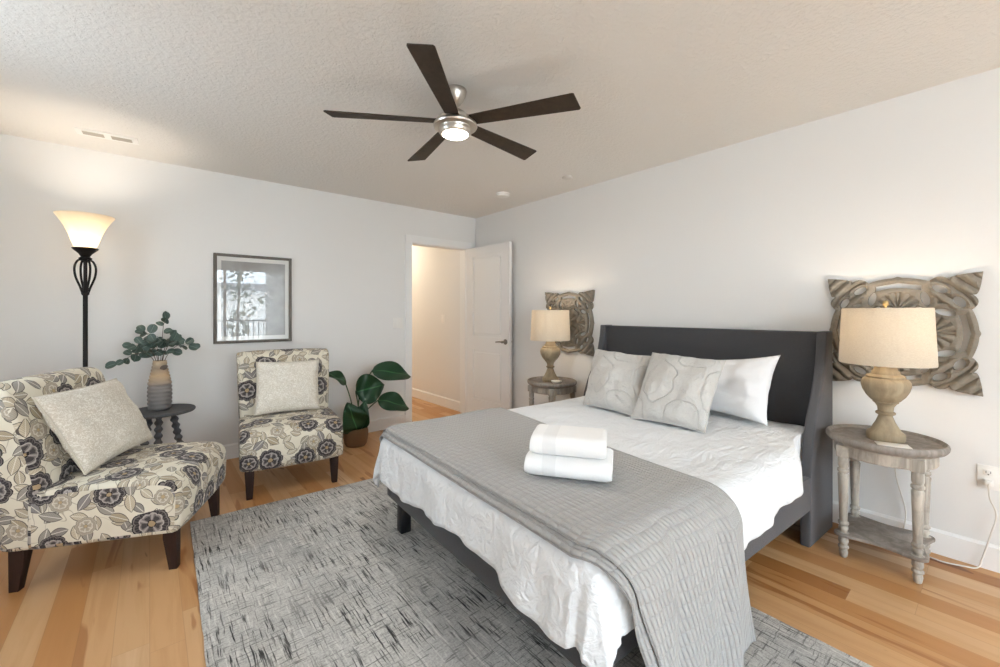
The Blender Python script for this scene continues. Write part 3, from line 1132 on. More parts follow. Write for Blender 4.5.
def duvet_fn(s, t):
    # near-side drop is shorter towards the headboard where the duvet is tucked by the wing
    a0, a1 = 0.13, U1 + 0.300
    a = a0 + (a1 - a0) * s
    near = 0.250 + 0.018 * math.sin(a * 5.2 + 0.6)
    if a > 1.3:
        near += 0.06 * (a - 1.3)
    far = 0.29
    c0, c1 = V0 - near, V1 + far
    c = c0 + (c1 - c0) * t
    hem = 0.022 * math.sin(c * 6.0 + 1.0) + 0.006 * math.sin(c * 17)
    a += hem * max(0.0, (s - 0.8) / 0.2)
    u, v, z, L, na, nc = drape(a, c, DR, DZ)
    p = Vector((u, v, z))
    puff = 0.012 * noise.noise(Vector((a * 2.3, c * 2.3, 0.3))) + 0.007 * noise.noise(Vector((a * 6, c * 6, 4.0)))
    puff += 0.005 * noise.noise(Vector((a * 3.0 + c * 9.0, c * 4.0 - a * 7.0, 9.0)))
    if L > 0:
        per = (c if abs(na) > abs(nc) else a) + 0.35 * math.atan2(nc, na if abs(na) > 1e-6 else 1e-6)
        k = min(1.0, L / 0.30) ** 1.3
        fold = 0.012 * math.sin(per * 11 + 2.5 * noise.noise(Vector((a * 2, c * 2, 7)))) + 0.007 * math.sin(per * 23 + 1.3) + 0.003 * math.sin(per * 53 + 3)
        out = Vector((na, nc, 0))
        kk = min(1.0, L / 0.16)
        p += out * (fold * k + puff * kk)
        p.z += puff * (1 - kk)
    else:
        # edges swell a little less than the middle; head end sinks under the pillows
        p.z += puff
    # between the wings the duvet is squeezed in and does not bulge past them
    tk = min(max((u - 0.37) / 0.50, 0.0), 1.0)
    vmin = 0.058 - 0.20 * tk * tk * (3 - 2 * tk)
    if p.y < vmin + 0.03:
        e = (vmin + 0.03 - p.y) / 0.03
        p.y = vmin + 0.03 - 0.03 * (1 - math.exp(-e))
    return p


b = BM()
sheet(b, 130, 130, duvet_fn, 0.022)
bmesh.ops.transform(b, matrix=BMAT, verts=b.verts[:])
duvet = tag(obj('duvet', b, MAT['duvet'], sharp=0), 'white rumpled cotton duvet draped over the bed', 'duvet')

TZ, TR = 0.604, 0.128


def throw_fn(front_extra, back_shift, dz, nearL, farL):
    def fn(s, t):
        c0, c1 = V0 - nearL, V1 + farL
        c = c0 + (c1 - c0) * t
        # upper edge (towards the headboard) and foot edge, in cloth coordinates
        back = 1.31 + 0.12 * (1 - min(max((c - V0) / (V1 - V0), 0), 1))
        front = U1 + 0.075 + front_extra
        if c < V0:
            k = (V0 - c)
            back -= 0.10 * k / 0.6
            front -= 0.22 * min(1.0, k / 0.55)
        a = back + back_shift + (front - back - back_shift) * s
        hem = 0.03 * math.sin(a * 7.0 + 0.5)
        if c < V0:
            c -= hem * (V0 - c) / nearL
        u, v, z, L, na, nc = drape(a, c, TR + dz, TZ + dz, 0.045)
        p = Vector((u, v, z))
        puff = 0.009 * noise.noise(Vector((u * 2.3, c * 2.3, 0.3)))
        k = min(1.0, L / 0.19)
        if nc and abs(nc) > abs(na):
            out = Vector((na, nc, 0))
            p += out * k * (0.016 * math.sin(a * 13 + 0.8) + 0.008 * math.sin(a * 31 + c * 2) + 0.004 * math.sin(a * 55))
        p.z += puff * (1 - k)
        return p
    return fn


NL, FL = 0.665, 0.40
th_root = thing('throw_blanket', 'grey quilted throw laid across the foot of the bed', 'throw blanket', BO)
Wt, Lt = 0.78, NL + FL + (V1 - V0)
b = BM(); sheet(b, 60, 170, throw_fn(0.0, 0.0, 0.008, NL, FL), 0.007, lambda s, t: (s * Wt, t * Lt))
bobj('quilt', b, MAT['throw'], th_root, sharp=0)
b = BM(); sheet(b, 40, 120, throw_fn(0.032, 0.02, -0.001, NL - 0.008, FL - 0.01), 0.006, lambda s, t: (s * Wt, t * Lt))
bobj('folded_layer', b, MAT['throw'], th_root, sharp=0)


# cushions and pillows from four corner points
def pillow_mesh(corners, T, up, n=26, pinch=0.055, seed=0.0, wr=0.006, sag=0.0):
    bl, br, tr, tl = [Vector(c) for c in corners]
    nrm = (br - bl).cross(tl - bl).normalized()
    if nrm.dot(Vector(up)) < 0:
        nrm = -nrm
    bm = BM()
    uvl = bm.loops.layers.uv.new('UVMap')
    def base(x, y):
        # x, y in [-1, 1]
        px = x * (1 - pinch * (1 - y * y) * abs(x))
        py = y * (1 - pinch * (1 - x * x) * abs(y))
        s, t = (px + 1) / 2, (py + 1) / 2
        return (bl * (1 - s) + br * s) * (1 - t) + (tl * (1 - s) + tr * s) * t
    grids = []
    for side in (1, -1):
        g = []
        for i in range(n + 1):
            row = []
            for j in range(n + 1):
                x, y = -1 + 2 * i / n, -1 + 2 * j / n
                x, y = math.sin(x * PI / 2) * 0.35 + x * 0.65, math.sin(y * PI / 2) * 0.35 + y * 0.65
                prof = max(0.0, (1 - x ** 2) * (1 - y ** 2))
                h = T / 2 * prof ** 0.42
                p = base(x, y)
                e = prof ** 0.25
                q = Vector((x * 2.2 + seed, y * 2.2, side * 3.0 + seed))
                h += wr * e * (noise.noise(q) + 0.6 * noise.noise(q * 2.7)) * 1.5
                # creases radiating from the corners
                h += wr * 0.5 * e * math.sin((x + y) * 7 + seed) * abs(x * y)
                if i in (0, n) or j in (0, n):
                    h = 0.0
                p = p + nrm * side * h + Vector((0, 0, -sag * (1 - y) / 2 * prof))
                row.append(p)
            g.append(row)
        grids.append(g)
    V = {}
    for k, g in enumerate(grids):
        for i in range(n + 1):
            for j in range(n + 1):
                if k == 1 and (i in (0, n) or j in (0, n)):
                    V[k, i, j] = V[0, i, j]
                else:
                    V[k, i, j] = bm.verts.new(g[i][j])
    for k in (0, 1):
        for i in range(n):
            for j in range(n):
                ij = [(i, j), (i + 1, j), (i + 1, j + 1), (i, j + 1)]
                if k == 1:
                    ij = ij[::-1]
                f = bm.faces.new([V[k, x, y] for x, y in ij])
                for lp, (x, y) in zip(f.loops, ij):
                    lp[uvl].uv = (x / n, y / n)
    return bm


def piping(corners, T, mat, parent, pinch=0.055, r=0.004):
    bl, br, tr, tl = [Vector(c) for c in corners]
    def base(x, y):
        px = x * (1 - pinch * (1 - y * y) * abs(x))
        py = y * (1 - pinch * (1 - x * x) * abs(y))
        s, t = (px + 1) / 2, (py + 1) / 2
        return (bl * (1 - s) + br * s) * (1 - t) + (tl * (1 - s) + tr * s) * t
    pts = []
    m = 16
    for (x0, y0), (x1, y1) in (((-1, -1), (1, -1)), ((1, -1), (1, 1)), ((1, 1), (-1, 1)), ((-1, 1), (-1, -1))):
        for i in range(m):
            t = i / m
            pts.append(base(x0 + (x1 - x0) * t, y0 + (y1 - y0) * t))
    pts.append(pts[0].copy())
    bm = BM(); tube(bm, pts, r, 8)
    return obj('piping', bm, mat, parent)


def cushion(name, label, cat, corners, T, mat, up, group=None, **kw):
    c0 = sum((Vector(c) for c in corners), Vector()) / 4
    base = Vector((c0.x, c0.y, min(c[2] for c in corners)))
    t = thing(name, label, cat, base, 0, group)
    rel = [Vector(c) - base for c in corners]
    obj('cover', pillow_mesh(rel, T, up, **kw), mat, t, sharp=0)
    if mat is not MAT['pillow']:
        piping(rel, T, mat, t, kw.get('pinch', 0.055))
    return t


cushion('bed_pillow', 'white sleeping pillow propped behind the front grey cushion on the bed', 'pillow',
        [(2.810, 1.42, 0.610), (2.735, 0.865, 0.600), (2.815, 0.822, 1.008), (2.880, 1.40, 0.935)], 0.165, MAT['pillow'], (-1, 0, 0), seed=3.1, wr=0.010, pinch=0.10)
cushion('throw_cushion', 'silver grey embossed cushion at the far side of the bed, by the left lamp', 'cushion',
        [(2.365, 1.905, 0.603), (2.330, 1.430, 0.600), (2.630, 1.535, 0.955), (2.625, 1.995, 0.975)], 0.185, MAT['silver'], (-1, 0, 0.5), 'silver grey cushions on the bed', seed=1.3, wr=0.017)
cushion('throw_cushion', 'silver grey embossed cushion leaning on the white pillow, mid bed', 'cushion',
        [(2.300, 1.475, 0.601), (2.330, 1.040, 0.598), (2.610, 1.045, 0.970), (2.590, 1.500, 0.985)], 0.190, MAT['silver'], (-1, 0, 0.5), 'silver grey cushions on the bed', seed=5.7, wr=0.017)


# towels, folded
def towel_mesh(L, D, Hh, seed):
    """folded towel: length along x, front fold at y=-D/2"""
    half = []
    r = Hh / 2
    m = 10
    pts = []
    for k in range(m + 1):                                     # rounded front fold
        a = -PI / 2 - PI * k / m
        pts.append((-D / 2 + r + r * math.cos(a), r + r * math.sin(a)))
    pts += [(-D / 2 + r + (D - r) * k / 8, Hh) for k in range(1, 8)]
    pts += [(D / 2 - 0.008, Hh - 0.001), (D / 2 - 0.001, Hh - 0.008), (D / 2, Hh * 0.62), (D / 2 - 0.012, Hh * 0.5), (D / 2, Hh * 0.38), (D / 2 - 0.001, 0.008), (D / 2 - 0.008, 0.0)]
    pts += [(D / 2 - (D - r) * k / 8, 0.0) for k in range(1, 8)]
    n = 34
    bm = BM()
    rings = []
    for i in range(n + 1):
        s = i / n
        x = -L / 2 + L * s
        e = min(s, 1 - s) * n
        k = {0: 0.80, 1: 0.94, 2: 0.985}.get(int(e), 1.0)
        ring = []
        for (y, z) in pts:
            q = Vector((x * 7 + seed, y * 7, z * 7))
            dz = 0.005 * noise.noise(q) + 0.002 * noise.noise(q * 3)
            dy = 0.004 * noise.noise(q + Vector((9, 9, 9)))
            zz = Hh / 2 + (z - Hh / 2) * k + (dz if z > 0.01 else 0)
            ring.append(bm.verts.new((x + (0 if 0 < i < n else 0.003 * noise.noise(q * 2)), y * (0.985 if int(e) == 0 else 1) + dy, zz)))
        rings.append(ring)
    m = len(pts)
    for A, B in zip(rings, rings[1:]):
        for k in range(m):
            j = (k + 1) % m
            bm.faces.new((A[k], A[j], B[j], B[k]))
    bm.faces.new(rings[0]); bm.faces.new(rings[-1][::-1])
    return bm


TWA = math.atan2(0.975 - 1.262, 1.381 - 1.19)                 # direction of the towels' front edge
td = Vector((math.cos(TWA), math.sin(TWA), 0)); tn = Vector((-td.y, td.x, 0))
tw_front = Vector((1.205, 1.050, 0))
TL, TD, THH = 0.350, 0.215, 0.078
for k, (z, L, dx, rz, lab) in enumerate(((0.618, 0.328, 0.0, 0.0, 'white folded bath towel at the bottom of the stack on grey throw'),
                                         (0.6965, 0.290, -0.004, 0.03, 'white folded bath towel on top of the stack on grey throw'))):
    o = obj('folded_towel', towel_mesh(L, TD - 0.012 * k, THH - 0.002 * k, 3.3 * k), MAT['towel'])
    o.location = tw_front + tn * (TD / 2 + 0.012 * k) + td * dx + Vector((0, 0, z))
    o.rotation_euler = (0, 0, TWA + rz)
    tag(o, lab, 'towel', 'folded towels on the bed')

# ------------------------------------------------------------------ slipper chairs
def chair_profiles():
    """side outlines (y back positive, z) for seat and back"""
    seat = [(-0.335, 0.190), (-0.350, 0.215), (-0.356, 0.36), (-0.350, 0.410), (-0.325, 0.440), (-0.26, 0.455), (-0.10, 0.462), (0.05, 0.460), (0.20, 0.452), (0.235, 0.42), (0.235, 0.20), (0.22, 0.190)]
    back = [(0.20, 0.190), (0.19, 0.30), (0.185, 0.45), (0.205, 0.58), (0.232, 0.70), (0.262, 0.82), (0.290, 0.905), (0.325, 0.938), (0.372, 0.938), (0.410, 0.908), (0.418, 0.86), (0.400, 0.70), (0.375, 0.50), (0.352, 0.30), (0.340, 0.21), (0.325, 0.190)]
    return seat, back


def upholster(outline, wfun, nx=22, u_off=0.0, crown=0.010, cap_off=0.0):
    """extrude a closed side outline over the chair's width with softened ends; UVs in metres"""
    # resample the outline
    pts = [Vector((y, 0, z)) for y, z in outline]
    loop = pts + [pts[0]]
    dens = []
    for p, q in zip(loop, loop[1:]):
        m = max(1, int((q - p).length / 0.022))
        dens += [p + (q - p) * (k / m) for k in range(m)]
    # smooth once
    n = len(dens)
    dens = [dens[i] * 0.5 + (dens[i - 1] + dens[(i + 1) % n]) * 0.25 for i in range(n)]
    arc = [0.0]
    for i in range(n):
        arc.append(arc[-1] + (dens[(i + 1) % n] - dens[i]).length)
    cen = sum(dens, Vector()) / n
    nrm = []
    for i in range(n):
        t = dens[(i + 1) % n] - dens[i - 1]
        nn = Vector((t.z, 0, -t.x)).normalized()
        nrm.append(nn)
    # orientation
    if sum(nrm[i].dot(dens[i] - cen) for i in range(n)) < 0:
        nrm = [-q for q in nrm]
    bm = BM()
    uvl = bm.loops.layers.uv.new('UVMap')
    R = 0.022
    # stations across the width: inset at the ends for a rounded edge
    rings, xs = [], []
    def add_ring(fx, inset, tt):
        ring = []
        for i in range(n):
            w = wfun(dens[i].z)
            x = fx(w)
            c = crown * (1 - (2 * tt - 1) ** 4)
            p = dens[i] + nrm[i] * (c - inset)
            ring.append(bm.verts.new((x, p.x, p.z)))
        rings.append(ring)
    for ins, dist in [(R * (1 - math.cos(math.radians(a))), R * (1 - math.sin(math.radians(a)))) for a in (90, 65, 40, 15)]:
        add_ring(lambda w, d=dist: -w / 2 + d, ins, 0.0)
    for k in range(nx + 1):
        t = k / nx
        add_ring(lambda w, t=t: (-w / 2 + R) + (w - 2 * R) * t, 0.0, t)
    for ins, dist in [(R * (1 - math.cos(math.radians(a))), R * (1 - math.sin(math.radians(a)))) for a in (15, 40, 65, 90)]:
        add_ring(lambda w, d=dist: w / 2 - d, ins, 1.0)
    for A, B in zip(rings, rings[1:]):
        for i in range(n):
            j = (i + 1) % n
            f = bm.faces.new((A[i], A[j], B[j], B[i]))
            us = (arc[i], arc[i + 1], arc[i + 1], arc[i])
            for lp, uu, v in zip(f.loops, us, (A[i], A[j], B[j], B[i])):
                lp[uvl].uv = (v.co.x + u_off, uu)
    for ring, off in ((rings[0], 2.3), (rings[-1], 3.9)):
        f = bm.faces.new(ring)
        for lp in f.loops:
            lp[uvl].uv = (lp.vert.co.y + off + cap_off, lp.vert.co.z + 0.4)
        bmesh.ops.triangulate(bm, faces=[f])
    return bm


def make_chair(label, loc, rotz, u_off):
    c = thing('slipper_chair', label, 'chair', loc, rotz, 'floral slipper chairs')
    seat, back = chair_profiles()
    obj('seat', upholster(seat, lambda z: 0.655, u_off=u_off, cap_off=u_off), MAT['floral'], c, sharp=60)
    obj('backrest', upholster(back, lambda z: 0.640 + 0.045 * max(0, min(1, (z - 0.45) / 0.45)), u_off=u_off + 1.31, cap_off=u_off), MAT['floral'], c, sharp=60)
    for sx in (-1, 1):
        for y, dy in ((-0.295, -0.012), (0.285, 0.014)):
            bm = BM()
            top, bot = 0.028, 0.0185
            rings = []
            for r, z, oy in ((top, 0.200, 0), (top, 0.16, 0), (bot, 0.004, dy), (bot - 0.002, 0.0, dy)):
                rings.append([bm.verts.new((sx * 0.270 + a * r, y + oy + q * r, z)) for a, q in ((-1, -1), (1, -1), (1, 1), (-1, 1))])
            for A, B in zip(rings, rings[1:]):
                for i in range(4):
                    bm.faces.new((A[i], A[(i + 1) % 4], B[(i + 1) % 4], B[i]))
            bm.faces.new(rings[0]); bm.faces.new(rings[-1])
            bmesh.ops.recalc_face_normals(bm, faces=bm.faces[:])
            es = [e for e in bm.edges if abs((e.verts[0].co - e.verts[1].co).z) > 0.02]
            bmesh.ops.bevel(bm, geom=es, offset=0.004, segments=2, profile=0.5, affect='EDGES')
            obj('leg', bm, MAT['espresso'], c)
    return c


CH1, R1 = Vector((-0.079, 2.982, 0)), math.radians(66.4)
CH2, R2 = Vector((0.823, 3.512, 0)), math.radians(-7.5)
make_chair('floral upholstered slipper chair at left edge, in front of the floor lamp', CH1, R1, 0.0)
make_chair('floral upholstered slipper chair under the framed picture, beside the plant', CH2, R2, 0.9)


def on_chair(c, r, p):
    return c + Vector((p[0] * math.cos(r) - p[1] * math.sin(r), p[0] * math.sin(r) + p[1] * math.cos(r), p[2]))


def face_dir(r):
    return Vector((math.sin(r), -math.cos(r), 0.4))


cushion('throw_cushion', 'cream textured cushion on the left floral chair', 'cushion',
        [on_chair(CH1, R1, p) for p in ((-0.205, 0.085, 0.476), (0.350, 0.050, 0.488), (0.288, 0.205, 0.868), (-0.325, 0.210, 0.878))], 0.150, MAT['cream'], face_dir(R1),
        'cream cushions on the chairs', seed=2.2, wr=0.010)
cushion('throw_cushion', 'cream textured cushion on the floral chair under the picture', 'cushion',
        [on_chair(CH2, R2, p) for p in ((-0.232, 0.055, 0.484), (0.226, 0.055, 0.478), (0.240, 0.185, 0.858), (-0.212, 0.188, 0.868))], 0.14, MAT['cream'], face_dir(R2),
        'cream cushions on the chairs', seed=8.2, wr=0.010)

# ------------------------------------------------------------------ small round table, vase, eucalyptus
ST = Vector((0.062, 4.000, 0))
STZ = 0.535
o = thing('side_table', 'small round dark grey side table with twisted legs, holding the vase', 'side table', ST)
b = BM(); lathe(b, [(0.17, STZ - 0.024), (0.205, STZ - 0.022), (0.212, STZ - 0.014), (0.212, STZ - 0.006), (0.207, STZ), (0.001, STZ)], 48)
obj('tabletop', b, MAT['grey_table'], o)
for a in (math.radians(215), math.radians(262), math.radians(-18)):
    b = BM()
    p0 = Vector((0.075 * math.cos(a), 0.075 * math.sin(a), STZ - 0.022)); p1 = Vector((0.165 * math.cos(a), 0.165 * math.sin(a), 0.0))
    n = 60
    pts = [p0 + (p1 - p0) * (i / n) for i in range(n + 1)]
    tube(b, pts, [0.0215 + 0.0058 * math.sin(i * 2 * PI / 5.4) for i in range(n + 1)], 14)
    obj('leg', b, MAT['grey_table'], o)

o = thing('vase', 'ribbed stoneware vase, tan above grey, on the round side table', 'vase', (ST.x - 0.004, ST.y, STZ))
prof = [(0.050, 0.0), (0.060, 0.004)]
for i in range(7):
    z0 = 0.010 + i * 0.029
    r = 0.074 - 0.0010 * abs(i - 3)
    prof += [(r - 0.006, z0), (r, z0 + 0.008), (r + 0.001, z0 + 0.015), (r - 0.001, z0 + 0.022)]
for i in range(6):
    z0 = 0.215 + i * 0.023
    r = 0.066 - 0.0045 * i
    prof += [(r - 0.004, z0), (r, z0 + 0.007), (r - 0.001, z0 + 0.016)]
prof += [(0.040, 0.356), (0.043, 0.362), (0.036, 0.364), (0.033, 0.350), (0.033, 0.10)]
b = BM(); lathe(b, prof, 44)
obj('body', b, MAT['vase'], o, sharp=80)
b = BM()
lathe(b, [(0.016, 0.0), (0.018, 0.003), (0.012, 0.006), (0.001, 0.007)], 20, sx=1.3)
bmesh.ops.transform(b, matrix=Matrix.Translation((0.022, -0.045, 0.315)) @ Matrix.Rotation(PI / 2, 4, 'X') @ Matrix.Rotation(0.4, 4, 'Z'), verts=b.verts[:])
obj('clay_seal', b, simple('clay_seal', '#5f5147', 0.7), o)


def leaf_grid(bm, base, tip, width, normal, fold=0.25, droop=0.0, n=10, m=6, shape='lance', uvl=None, cup=0.0, jitter=0.0):
    base, tip, normal = Vector(base), Vector(tip), Vector(normal)
    d = tip - base; L = d.length; d.normalize()
    side = d.cross(normal).normalized(); up = side.cross(d).normalized()
    V = []
    for i in range(n + 1):
        s = i / n
        if shape == 'round':
            w = math.sqrt(max(0.0, 1 - (2 * s - 1) ** 2)) * (0.9 + 0.1 * s) * width / 2
        else:
            w = (math.sin(PI * s ** 0.72) ** 0.75) * width / 2 * (1 - 0.12 * s)
        w = max(w, 0.0012)
        row = []
        for j in range(m + 1):
            q = -1 + 2 * j / m
            h = fold * abs(q) * w - droop * L * (4 * s * (1 - s) * -0.35 + s * s * 0.4) + cup * (q * q) * w
            h += jitter * width * 0.06 * math.sin(9 * s + 3 * q)
            row.append(bm.verts.new(base + d * (L * s) + side * (q * w) + up * h))
        V.append(row)
    for i in range(n):
        for j in range(m):
            f = bm.faces.new((V[i][j], V[i + 1][j], V[i + 1][j + 1], V[i][j + 1]))
            if uvl is not None:
                for lp, (a, c) in zip(f.loops, ((i, j), (i + 1, j), (i + 1, j + 1), (i, j + 1))):
                    lp[uvl].uv = (a / n, c / m)


VT = Vector((ST.x - 0.004, ST.y, STZ + 0.364))
# (tip offset along the wall, towards the room, up)
stems = [
    ((-0.26, -0.03, 0.02), 8, 'eucalyptus stem drooping far left out of the ribbed vase'),
    ((0.04, 0.02, 0.36), 6, 'tallest eucalyptus stem rising straight out of the ribbed vase'),
    ((0.22, -0.02, 0.13), 7, 'eucalyptus stem reaching right out of the ribbed vase'),
    ((-0.10, 0.03, 0.25), 8, None), ((-0.17, -0.08, 0.15), 8, None), ((0.12, -0.09, 0.17), 8, None), ((0.10, 0.06, 0.20), 7, None), ((-0.05, -0.08, 0.17), 8, None),
]
for k, (tip, nl, lab) in enumerate(stems):
    g = lab or 'round-leaved eucalyptus stem in the dense middle of the vase bouquet'
    o = thing('eucalyptus_stem', g, 'eucalyptus stem', VT + Vector((0, 0, -0.20)), 0, None if lab else 'eucalyptus stems in the vase')
    tip = Vector((tip[0] * 0.86, tip[1], tip[2] * 0.90)) + Vector((0, 0, 0.185))
    mid = Vector((tip.x * 0.16, tip.y * 0.16, 0.205))
    mid2 = Vector((tip.x * 0.55, tip.y * 0.55, max(0.26, 0.20 + (tip.z - 0.20) * 0.62 + 0.045)))
    pts = spline([(tip.x * 0.03, tip.y * 0.03, 0.0), mid, mid2, tip], 10)
    b = BM(); tube(b, pts, [0.0028 - 0.0016 * i / (len(pts) - 1) for i in range(len(pts))], 7)
    obj('stem', b, MAT['euc_stem'], o)
    b = BM(); uvl = b.loops.layers.uv.new('UVMap')
    rnd = random.Random(40 + k)
    nn = nl + 1
    for i in range(nn):
        f = 0.42 + 0.58 * (i / (nn - 1))
        p = pts[min(len(pts) - 1, int(f * (len(pts) - 1)))]
        tdir = (pts[min(len(pts) - 1, int(f * (len(pts) - 1)) + 1)] - pts[max(0, int(f * (len(pts) - 1)) - 1)]).normalized()
        a = (i % 2) * PI + i * 0.9 + rnd.uniform(-0.4, 0.4)
        sidev = tdir.cross(Vector((0.3, 0.2, 1))).normalized()
        up = sidev.cross(tdir)
        dirv = (sidev * math.cos(a) + up * math.sin(a) + tdir * rnd.uniform(0.3, 0.9)).normalized()
        if i >= nn - 2:
            dirv = (tdir + dirv * 0.4).normalized()
        size = rnd.uniform(0.060, 0.088) * (1.05 - 0.25 * f)
        nv = (Vector((0.1, -0.8, 0.5)) + Vector((rnd.uniform(-.7, .7), rnd.uniform(-.5, .5), rnd.uniform(-.5, .5)))).normalized()
        if abs(nv.dot(dirv)) > 0.9:
            nv = nv.orthogonal().normalized()
        st = p + dirv * 0.008
        leaf_grid(b, st, st + dirv * size, size * 0.88, nv, 0.12, 0.1, 8, 4, 'round', uvl, 0.12)
    obj('leaves', b, MAT['euc'], o, sharp=0)

# ------------------------------------------------------------------ floor lamp
FL0 = Vector((-0.325, 3.870, 0))
o = thing('floor_lamp', 'tall dark bronze floor lamp with glowing amber bell shade', 'floor lamp', FL0)
b = BM(); lathe(b, [(0.135, 0.0), (0.138, 0.008), (0.130, 0.016), (0.095, 0.026), (0.050, 0.036), (0.026, 0.052), (0.020, 0.080), (0.013, 0.092)], 40)
obj('base', b, MAT['bronze'], o)
b = BM(); lathe(b, [(0.0125, 0.09), (0.0125, 0.70), (0.017, 0.708), (0.017, 0.722), (0.0125, 0.73), (0.0125, 1.365), (0.020, 1.375), (0.020, 1.388), (0.010, 1.398), (0.010, 1.60)], 24)
obj('pole', b, MAT['bronze'], o)
for k in range(4):
    a = k * PI / 2 + 0.5
    b = BM()
    pr = [(0.012, 1.372), (0.026, 1.42), (0.050, 1.49), (0.055, 1.55), (0.040, 1.592), (0.018, 1.600), (0.012, 1.585)]
    tube(b, spline([(r * math.cos(a), r * math.sin(a), z) for r, z in pr], 8), 0.0062, 10)
    obj('scroll', b, MAT['bronze'], o)
b = BM(); lathe(b, [(0.012, 1.590), (0.030, 1.600), (0.034, 1.612), (0.022, 1.622), (0.034, 1.642), (0.060, 1.668), (0.066, 1.676), (0.060, 1.680), (0.015, 1.676)], 36)
obj('cup', b, MAT['bronze'], o)
b = BM()
prof = [(0.048, 1.678), (0.060, 1.70), (0.070, 1.73), (0.082, 1.77), (0.102, 1.82), (0.126, 1.862), (0.142, 1.885), (0.146, 1.892)]
lathe(b, prof + [(r - 0.004, z) for r, z in prof[::-1]], 48, cap=False)
obj('shade', b, MAT['amber'], o, sharp=70)
b = BM(); lathe(b, [(0.014, 1.676), (0.016, 1.70), (0.028, 1.735), (0.029, 1.755), (0.018, 1.778), (0.001, 1.786)], 24)
bl = obj('bulb', b, MAT['bulb'], o)
light('floor_lamp_light', 'POINT', FL0 + Vector((0, 0, 1.745)), 16, (1.0, 0.88, 0.74), shadow_soft_size=0.045)

# ------------------------------------------------------------------ framed picture
PX0, PX1, PZ0, PZ1 = 0.410, 1.013, 0.990, 1.757
o = thing('framed_picture', 'dark framed picture with white mat on the wall above the chair', 'picture', ((PX0 + PX1) / 2, FY, (PZ0 + PZ1) / 2))
w, h = (PX1 - PX0) / 2, (PZ1 - PZ0) / 2
fw = 0.024
b = BM()
for x0, x1, z0, z1 in ((-w, -w + fw, -h, h), (w - fw, w, -h, h), (-w + fw, w - fw, -h, -h + fw), (-w + fw, w - fw, h - fw, h)):
    box(b, x0, x1, -0.024, -0.002, z0, z1, 0.002, 1)
obj('frame', b, MAT['frame'], o)


def m_art():
    t = NT('picture_print')
    c = t.coord()
    x, y, z = t.sep(c)
    col = t.mix(t.ramp(t.noise(c, 4.5, 3), [(0.4, 0.0), (0.7, 1.0)]), '#8f8f90', '#a3a3a2')
    inside = t.math('MULTIPLY', t.math('LESS_THAN', t.math('ABSOLUTE', x), w - 0.055), t.math('LESS_THAN', t.math('ABSOLUTE', z), h - 0.060))
    col = t.mix(inside, '#d0cfcc', col)
    t.set(color=col, rough=0.6, spec=0.2, coat=1.0, coat_rough=0.0)
    t.b.inputs['Coat IOR'].default_value = 1.75
    return t.m


b = BM(); box(b, -w + fw * 0.8, w - fw * 0.8, -0.014, -0.006, -h + fw * 0.8, h - fw * 0.8)
obj('glazed_print', b, m_art(), o, smooth=False)

# ------------------------------------------------------------------ potted plant
PB = Vector((1.500, 3.925, 0))
o = thing('potted_plant', 'big-leaved green plant in brown woven basket by the doorway', 'plant', PB)
b = BM(); uvl = b.loops.layers.uv.new('UVMap')
prof = [(0.088, 0.0), (0.100, 0.02), (0.112, 0.08), (0.113, 0.13), (0.104, 0.165), (0.098, 0.168), (0.094, 0.160), (0.098, 0.06)]
rings = lathe(b, prof, 44)
for f in b.faces:
    for lp in f.loops:
        a = math.atan2(lp.vert.co.y, lp.vert.co.x) / (2 * PI)
        lp[uvl].uv = (a, lp.vert.co.z / 0.17)
obj('basket', b, MAT['basket'], o, sharp=70)
b = BM(); lathe(b, [(0.096, 0.10), (0.095, 0.145), (0.06, 0.150), (0.001, 0.152)], 30)
obj('soil', b, MAT['soil'], o)
# leaf: (stalk mid, leaf base, leaf tip, width, normal)
LV = [
    ((-0.03, 0.02, 0.38), (-0.085, 0.03, 0.58), (-0.265, 0.06, 0.715), 0.150, (0.5, -0.8, 0.7)),
    ((0.05, 0.03, 0.46), (0.165, 0.02, 0.680), (0.600, 0.00, 0.600), 0.215, (0.1, -0.9, 0.45)),
    ((0.02, -0.01, 0.34), (0.000, 0.0, 0.500), (0.265, -0.06, 0.550), 0.300, (-0.1, -0.95, 0.25)),
    ((0.06, 0.0, 0.27), (0.205, -0.02, 0.395), (0.530, -0.08, 0.290), 0.215, (0.05, -0.85, 0.55)),
    ((-0.02, -0.03, 0.16), (-0.01, -0.04, 0.14), (-0.115, -0.13, 0.42), 0.270, (-0.1, -1.0, 0.12)),
    ((0.02, -0.02, 0.17), (0.02, -0.02, 0.15), (0.045, -0.10, 0.41), 0.180, (-0.45, -0.9, 0.15)),
]
for mid, base, tip, wd, nv in LV:
    b = BM(); uvl = b.loops.layers.uv.new('UVMap')
    leaf_grid(b, base, tip, wd, nv, 0.22, 0.30, 22, 8, 'lance', uvl, 0.0, 1.0)
    lf = obj('leaf', b, MAT['leaf'], o, sharp=0)
    b = BM()
    tube(b, spline([(base[0] * 0.1, base[1] * 0.1, 0.145), mid, base, tuple(Vector(base).lerp(Vector(tip), 0.06))], 8), 0.0058, 8)
    obj('stalk', b, MAT['stalk'], lf)

# ------------------------------------------------------------------ nightstands
NZ = 0.628


